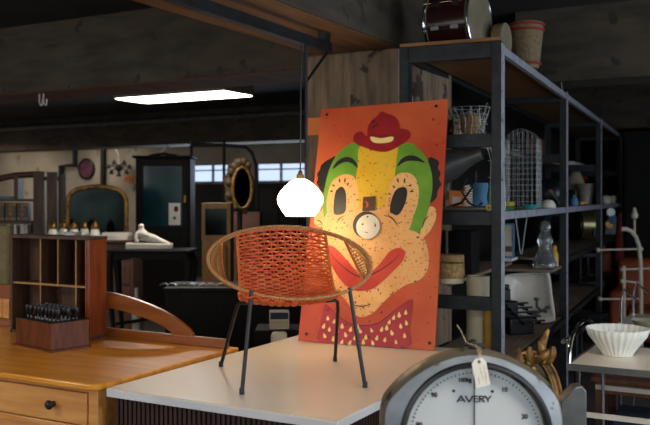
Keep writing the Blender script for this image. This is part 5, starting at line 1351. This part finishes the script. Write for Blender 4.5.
m = MB(); m.box(((185 - 162.5) * kx, -0.012, bz(199, D)), (0.022, 0.02, 0.09)); part('latch', m, M['brass'], dr)
q = g0 + Matrix.Rotation(YAW, 3, 'Z') @ Vector(((174.5 - 162.5) * kx, 0.007, 0))
m = MB(); m.box((0, 0, (bz(203, D) + bz(225, D)) / 2), (11.5 * kx, 0.004, bz(203, D) - bz(225, D))); m.mi = 1; m.sphere((0.02, -0.002, bz(209, D)), 0.03, 12, 8, (1, 0.05, 1.3)); m.sphere((-0.0, -0.002, bz(218, D)), 0.02, 12, 8, (1, 0.05, 1))
single('floral_card', m, [M['milk_glass'], M['cloth_red']], 'pale card with a dark flower propped on the glazed cabinet door', 'card', q, YAW)
m = MB()
q = g0 + Matrix.Rotation(YAW, 3, 'Z') @ Vector(((126 + 30 - 162.5) * kx, 0.2, zt + 0.031))
m.tube([(0, 0, 0.012), (0.03, 0, 0.05), (0.09, -0.02, 0.10), (0.12, 0, 0.15)], [0.014, 0.016, 0.02, 0.012], 8); m.sphere((0, 0, 0.016), 0.016, 10, 8, (2.2, 1.5, 1)); single('white_horn', m, M['off_white'], 'white curved horn standing on top of the glazed cabinet', 'horn', q, YAW)

# ornate black table with plaster figure
D = 8.6; t0 = bgp(148, D); kx = D / F
zt = bz(250, D)
t = thing('ornate_table', 'black carved side table with curved legs carrying a white plaster figure', 'table', t0, YAW)
hw_ = 43 * kx
m = MB(); m.box((0, 0.2, zt - 0.015), (2 * hw_, 0.45, 0.03)); part('top', m, M['black_wood'], t, bevel=0.01)
m = MB(); n = 24
ap = [(-hw_ + 0.04, zt - 0.03)] + [(-hw_ + 0.04 + (2 * hw_ - 0.08) * i / n, zt - 0.075 - 0.03 * abs(sin(3 * pi * i / n))) for i in range(n + 1)] + [(hw_ - 0.04, zt - 0.03)]
for yy in (0.03, 0.39): m.prism(ap, 0.02, Matrix.Translation((0, yy, 0)) @ RXX)
part('apron', m, M['black_wood'], t)
for sx in (-1, 1):
    for sy in (0.02, 0.38):
        x = sx * (hw_ - 0.06); m = MB()
        m.tube([(x, sy, zt - 0.03), (x + sx * 0.03, sy, zt - 0.15), (x + sx * 0.01, sy, zt * 0.55), (x - sx * 0.02, sy, zt * 0.25), (x + sx * 0.0, sy, 0.06), (x + sx * 0.03, sy, 0.0)], [0.03, 0.045, 0.03, 0.022, 0.02, 0.03], 10); part('leg', m, M['black_wood'], t)
m = MB(); m.tube([(-hw_ + 0.06, 0.2, 0.3), (0, 0.2, 0.36), (hw_ - 0.06, 0.2, 0.3)], 0.018, 8); part('stretcher', m, M['black_wood'], t)
# plaster figure: a reclining body grown over a skeleton
def skin(name, verts, edges, rad, mt, sub=2):
    me = bpy.data.meshes.new(name); me.from_pydata(verts, edges, []); o = bpy.data.objects.new(name, me); COL.objects.link(o)
    s = o.modifiers.new('s', 'SKIN'); b = o.modifiers.new('u', 'SUBSURF'); b.levels = sub; b.render_levels = sub
    for i, r in enumerate(rad): me.skin_vertices[0].data[i].radius = (r, r) if not isinstance(r, tuple) else r
    me.skin_vertices[0].data[0].use_root = True
    dg = bpy.context.evaluated_depsgraph_get(); ev = o.evaluated_get(dg); nm = bpy.data.meshes.new_from_object(ev)
    bpy.data.objects.remove(o); bpy.data.meshes.remove(me)
    nm.materials.clear(); nm.materials.append(mt); nm.polygons.foreach_set('use_smooth', [True] * len(nm.polygons))
    o = bpy.data.objects.new(name, nm); COL.objects.link(o); return o
v = [(0.03, 0, 0.07), (-0.01, 0, 0.105), (-0.04, 0, 0.14), (-0.05, 0, 0.188), (-0.052, -0.006, 0.214), (-0.052, -0.012, 0.238), (0.09, -0.03, 0.10), (0.15, -0.04, 0.06), (0.22, -0.045, 0.035), (0.09, 0.03, 0.07),
     (0.16, 0.03, 0.05), (0.23, 0.03, 0.032), (-0.085, -0.03, 0.135), (-0.10, -0.045, 0.09), (-0.075, -0.05, 0.045), (0.0, -0.05, 0.125), (0.045, -0.05, 0.115)]
e_ = [(0, 1), (1, 2), (2, 3), (3, 4), (4, 5), (0, 6), (6, 7), (7, 8), (0, 9), (9, 10), (10, 11), (2, 12), (12, 13), (13, 14), (2, 15), (15, 16)]
r_ = [0.06, 0.052, 0.055, 0.022, 0.034, 0.028, 0.042, 0.033, 0.022, 0.042, 0.032, 0.02, 0.027, 0.024, 0.026, 0.024, 0.018]
fg = skin('plaster_figure', v, e_, r_, M['plaster'])
fg.location = t0 + Matrix.Rotation(YAW, 3, 'Z') @ Vector(((143 - 148) * kx, 0.16, zt + 0.022)); fg.rotation_euler = (0, 0, YAW)
tag(fg, 'white plaster reclining figure on a low plinth on the black table', 'sculpture')
m = MB(); m.box((0.03, 0, 0.012), (0.46, 0.15, 0.06)); pl = part('plinth', m, M['plaster'], fg, bevel=0.012)
fg.location.z = zt + 0.019
# bits under the table
m = MB(); m.lathe([(0.0001, 0), (0.05, 0), (0.05, 0.5), (0.02, 0.58), (0.02, 0.66), (0.0001, 0.66)], seg=18); single('white_bottle', m, M['off_white'], 'tall white bottle on the floor beneath the black carved table', 'bottle', bgp(136.5, D + 0.3))
m = MB(); m.box((0, 0, 0.2), (0.3, 0.2, 0.4)); single('pale_crate', m, M['off_white'], 'pale crate on the floor behind the washstand gallery', 'crate', bgp(120, 7.0), YAW, bevel=0.006)

# pipe frame rack
D = 11.9; p0 = bgp(224, D); kx = D / F
t = thing('pipe_frame', 'black tubular frame rack with a bent top bar before the windows', 'frame', p0, YAW)
def pf(px, py): return ((px - 224) * kx, 0, bz(py, D))
m = MB(); m.tube([((191.5 - 224) * kx, 0, 0), pf(191.5, 140)], 0.022, 10); part('post', m, M['black_iron'], t)
m = MB(); m.tube([(0, 0, 0), pf(224, 140)], 0.022, 10); part('post', m, M['black_iron'], t)
m = MB(); m.tube([pf(191.5, 145), pf(224, 145), pf(246, 147), pf(252, 153), pf(256, 165), pf(257, 190), ((257 - 224) * kx, 0, 0)], 0.024, 10); part('bent_bar', m, M['black_iron'], t)

# oval gilt mirror
D = 9.4; o0_ = bgp(242, D); kx = D / F
t = thing('oval_mirror', 'oval gilt mirror with a dark carved crest on a tall stand', 'mirror', o0_, YAW + 0.25)
cz_ = bz(188, D)
m = MB(); ov = [(9.6 * kx * cos(2 * pi * i / 48), -0.03, cz_ + 20.5 * kx * sin(2 * pi * i / 48)) for i in range(48)]
m.tube(ov, 0.018, 10, closed=True); part('frame', m, M['gilt'], t)
m = MB(); m.lathe([(0.0001, 0), (1, 0), (1, 0.01), (0.0001, 0.01)], (0, -0.02, cz_), 40, RXX, sx=9.4 * kx, sy=20.3 * kx); part('mirror_glass', m, M['dim_mirror'], t)
m = MB()
bk = [(15.0 * kx * (1 + 0.08 * sin(9 * a)) * cos(a) - 0.03, cz_ + 0.03 + 27 * kx * (1 + 0.05 * sin(11 * a)) * sin(a)) for a in [2 * pi * i / 60 for i in range(60)]]
m.prism(bk, 0.03, Matrix.Translation((0, 0.03, 0)) @ RXX)
for (a, b, r__) in ((-7, 166, 0.05), (-3, 162, 0.05), (2, 161, 0.045), (-11, 172, 0.045), (-13, 182, 0.04), (6, 165, 0.04), (-13, 195, 0.04), (-6, 207, 0.04), (3, 211, 0.035)):
    m.sphere((a * kx, -0.01, bz(b, D)), r__, 12, 8, (1, 0.6, 1))
part('carved_surround', m, mat('dark_carving', '2e2415', '54452a', 12, rough=0.55, bump=0.4), t)
m = MB(); m.tube([(-0.02, 0.03, cz_ - 0.25), (-0.02, 0.03, 0.05)], 0.03, 10); m.lathe([(0.0001, 0.06), (0.08, 0.05), (0.2, 0.02), (0.2, 0), (0.0001, 0)], (-0.02, 0.03, 0), 24); part('stand', m, M['black_wood'], t)
# pink box behind the mirror
m = MB(); z_ = bz(212, 10.4); m.box((0, 0, z_ / 2), (0.44, 0.4, z_)); single('drab_pink_cabinet', m, mat('drab_pink', '6d4a40', '7c574b', 5, rough=0.6), 'drab pinkish cabinet below the oval mirror', 'cabinet', bgp(243, 10.4), YAW, bevel=0.01)
# small framed cabinet
D = 8.0; c0 = bgp(216, D); kx = D / F
t = thing('mirror_cabinet', 'golden wooden cabinet with a dark mirrored door behind the chair', 'cabinet', c0, YAW)
zt = bz(203, D); hw_ = 14.5 * kx
m = MB(); m.box2((-hw_, 0.03, 0), (hw_, 0.3, zt)); part('body', m, M['gold_wood'], t, bevel=0.006)
za, zb = bz(235, D), bz(209, D)
m = MB(); fw = 0.035
m.box2((-hw_, -0.0, za - 0.05), (-hw_ + fw, 0.028, zt)); m.box2((hw_ - fw, 0, za - 0.05), (hw_, 0.028, zt)); m.box2((-hw_ + fw, 0, za - 0.05), (hw_ - fw, 0.028, za)); m.box2((-hw_ + fw, 0, zb), (hw_ - fw, 0.028, zt)); dr = part('door', m, M['gold_wood'], t, bevel=0.004)
m = MB(); m.box2((-hw_ + fw, 0.015, za), (hw_ - fw, 0.022, zb)); part('mirror_glass', m, M['dim_mirror'], dr)
m = MB(); m.box2((-hw_ + 0.04, 0.01, 0.15), (hw_ - 0.04, 0.028, za - 0.1)); part('lower_panel', m, M['gold_wood'], t, bevel=0.004)
# dark wardrobe behind lamp
D = 11.2; c0 = bgp(279, D); kx = D / F
t = thing('black_wardrobe', 'broad black wardrobe under the strip window behind the pendant lamp', 'wardrobe', c0, YAW)
zt = bz(184, D); hw_ = 21 * kx
m = MB(); m.box2((-hw_, 0.03, 0), (hw_, 0.5, zt)); part('body', m, M['black_wood'], t, bevel=0.02)
for s in (-1, 1):
    m = MB(); m.box((s * hw_ / 2, 0.015, zt / 2), (hw_ - 0.03, 0.03, zt - 0.12)); d_r = part('door', m, M['leather'], t, bevel=0.006)
    m = MB(); m.sphere((s * 0.04, -0.01, zt * 0.5), 0.02, 10, 8); part('knob', m, M['brass'], d_r)
# dark drapes between cabinet and mirror: stacked black chairs
D = 10.8
def stack_chair(px, label):
    t = thing('bentwood_chair', label, 'chair', bgp(px, D), YAW + 0.2, None)
    z = bz(190, D); w_ = 0.19
    m = MB(); m.lathe([(0.0001, 0.44), (0.19, 0.44), (0.195, 0.455), (0.19, 0.47), (0.0001, 0.47)], seg=24); part('seat', m, M['black_wood'], t)
    for sx in (-1, 1):
        m = MB(); m.tube([(sx * 0.17, -0.16, 0), (sx * 0.14, -0.13, 0.45)], 0.018, 8); part('leg', m, M['black_wood'], t)
        m = MB(); m.tube([(sx * 0.18, 0.2, 0), (sx * 0.16, 0.16, 0.45)], 0.018, 8); part('leg', m, M['black_wood'], t)
    m = MB(); m.tube([(-0.16, 0.16, 0.45), (-0.17, 0.2, 0.75), (-0.1, 0.22, 0.93), (0.1, 0.22, 0.93), (0.17, 0.2, 0.75), (0.16, 0.16, 0.45)], 0.016, 8); m.tube([(-0.08, 0.16, 0.46), (-0.07, 0.2, 0.75), (0, 0.215, 0.84), (0.07, 0.2, 0.75), (0.08, 0.16, 0.46)], 0.012, 8); part('backrest', m, M['black_wood'], t)
    return t
stack_chair(200, 'black bentwood chair on the floor between glazed cabinet and mirror cabinet')

# black chest with papers
D = 6.6; c0 = bgp(235, D); kx = D / F
zt = bz(288, D)
t = thing('black_chest', 'long low black chest on the floor behind the washstand and chair', 'chest', c0, YAW)
hw_ = 70 * kx
m = MB(); m.box2((-hw_, 0, 0), (hw_, 0.5, zt - 0.03)); part('body', m, M['black_wood'], t, bevel=0.008)
m = MB(); m.box2((-hw_ - 0.015, -0.015, zt - 0.028), (hw_ + 0.015, 0.515, zt)); part('lid', m, M['leather'], t, bevel=0.006)
for k, (px, w_, dpt, rz, mt_, lb) in enumerate(((168, 0.13, 0.12, 0.15, 'dark_metal', 'dark grey magazine open on the black chest lid, nearest the carved table'), (188, 0.14, 0.12, -0.1, 'grey_metal', 'grey printed leaflet lying open on the black chest'),
                                   (207, 0.13, 0.11, 0.15, 'galv', 'creased brownish paper on the black chest below the mirror cabinet'), (225, 0.13, 0.1, 0.1, 'gold_wood', 'tan card lying on the black chest behind the chair'))):
    m = MB(); n_ = 8
    for s in (-1, 1):
        pr = [(0, 0.004), (s * w_ * 0.12, 0.016), (s * w_ * 0.3, 0.014), (s * w_ * 0.5, 0.004), (s * w_ * 0.5, 0.002), (0, 0.001)]
        if s < 0: pr = pr[::-1]
        m.prism(pr, dpt, Matrix.Translation((0, dpt / 2, 0)) @ RXX)
    single('open_magazine', m, M[mt_], lb, 'magazine', bgp(px, D + 0.2) + Vector((0, 0, zt + 0.001)), YAW + rz)
# low plinth and cartons seen under the chair
D = 5.9; c0 = bgp(281, D)
zp = bz(327, D)
m = MB(); m.box((0, 0, zp / 2), (0.34, 0.3, zp)); single('black_plinth', m, M['black_wood'], 'low black plinth seen beneath the woven chair', 'plinth', c0, YAW, bevel=0.006)
m = MB(); m.box((0, 0, 0.06), (0.13, 0.1, 0.12)); m.mi = 1; m.box((0.0, -0.051, 0.035), (0.12, 0.003, 0.05)); m.mi = 2; m.box((0.0, -0.051, 0.09), (0.12, 0.003, 0.045)); single('printed_carton', m, [M['off_white'], M['cream'], M['navy']], 'small printed carton on the black plinth under the chair seat', 'carton', c0 + Vector((0, 0, zp + 0.001)) + cw(-0.01, -0.06) , YAW + 0.1, bevel=0.003)
D = 5.5; c0 = bgp(279, D); zq = bz(332, D)
m = MB(); m.box((0, 0, zq / 2), (0.1, 0.1, zq)); single('white_post', m, M['off_white'], 'short white post end showing beyond the display table edge', 'post', c0, YAW, bevel=0.02)

# olive upholstered seat back behind washstand
D = 6.1; c0 = bgp(-2, D); kx = D / F
t = thing('upholstered_chair', 'olive upholstered chair with rounded back behind the washstand', 'chair', c0, YAW)
zt = bz(232, D)
m = MB(); m.box((0, 0.0, (zt + bz(281, D)) / 2), (27 * kx, 0.06, zt - bz(281, D) + 0.1)); part('backrest', m, M['olive'], t, bevel=0.028)
m = MB(); m.box((0, 0.3, 0.46), (0.46, 0.5, 0.08)); part('seat', m, M['olive'], t, bevel=0.03)
for sx in (-1, 1):
    m = MB(); m.tube([(sx * 0.09, 0.04, zt - 0.1), (sx * 0.15, 0.04, 0.45), (sx * 0.19, 0.02, 0)], 0.016, 8); part('leg', m, M['brown'], t)
    m = MB(); m.tube([(sx * 0.19, 0.5, 0.43), (sx * 0.19, 0.52, 0)], 0.016, 8); part('leg', m, M['brown'], t)

# ================================================================== LIGHT
def area(name, loc, rot, sx, sy, col, e):
    l = bpy.data.lights.new(name, 'AREA'); l.shape = 'RECTANGLE'; l.size = sx; l.size_y = sy; l.color = col; l.energy = e
    o = bpy.data.objects.new(name, l); COL.objects.link(o); o.location = loc; o.rotation_euler = rot; o['kind'] = 'helper'; return o
for i, (a, b) in enumerate(wins):  # cool side light from the assumed east windows
    area('window_daylight', (2.95, (a + b) / 2, 1.775), (0, radians(90), 0), 1.6, b - a - 0.1, (0.76, 0.87, 1.0), 45)
for i, (a, b) in enumerate(wx):
    area('window_daylight', ((a + b) / 2, WALLY - 0.08, (z0 + z1) / 2), (radians(-90), 0, 0), b - a, z1 - z0, (0.75, 0.87, 1.0), 25)
for i, (a, b) in enumerate(swins):  # soft front light from the assumed south windows
    area('window_daylight', ((a + b) / 2, -2.95, 1.75), (radians(90), 0, 0), b - a - 0.1, 1.8, (1.0, 0.96, 0.9), 42)
w = bpy.data.worlds.new('world'); SC.world = w; w.use_nodes = True
w.node_tree.nodes['Background'].inputs[0].default_value = (0.5, 0.6, 0.75, 1); w.node_tree.nodes['Background'].inputs[1].default_value = 0.3

# ================================================================== CAMERA
cam = bpy.data.cameras.new('camera'); co = bpy.data.objects.new('camera', cam); COL.objects.link(co)
co.location = (0, 0, CZ); co.rotation_euler = (radians(90), 0, YAW)
cam.sensor_width = 36; cam.lens = 36 * F / 650; cam.shift_y = -(212.5 - HY) / 650
cam.dof.use_dof = True; cam.dof.focus_distance = 3.9; cam.dof.aperture_fstop = 3.6
cam.clip_start = 0.05
SC.camera = co
SC.view_settings.view_transform = 'Standard'; SC.view_settings.look = 'None'; SC.view_settings.gamma = 1; SC.view_settings.use_curve_mapping = False
SC.view_settings.exposure = 0.25
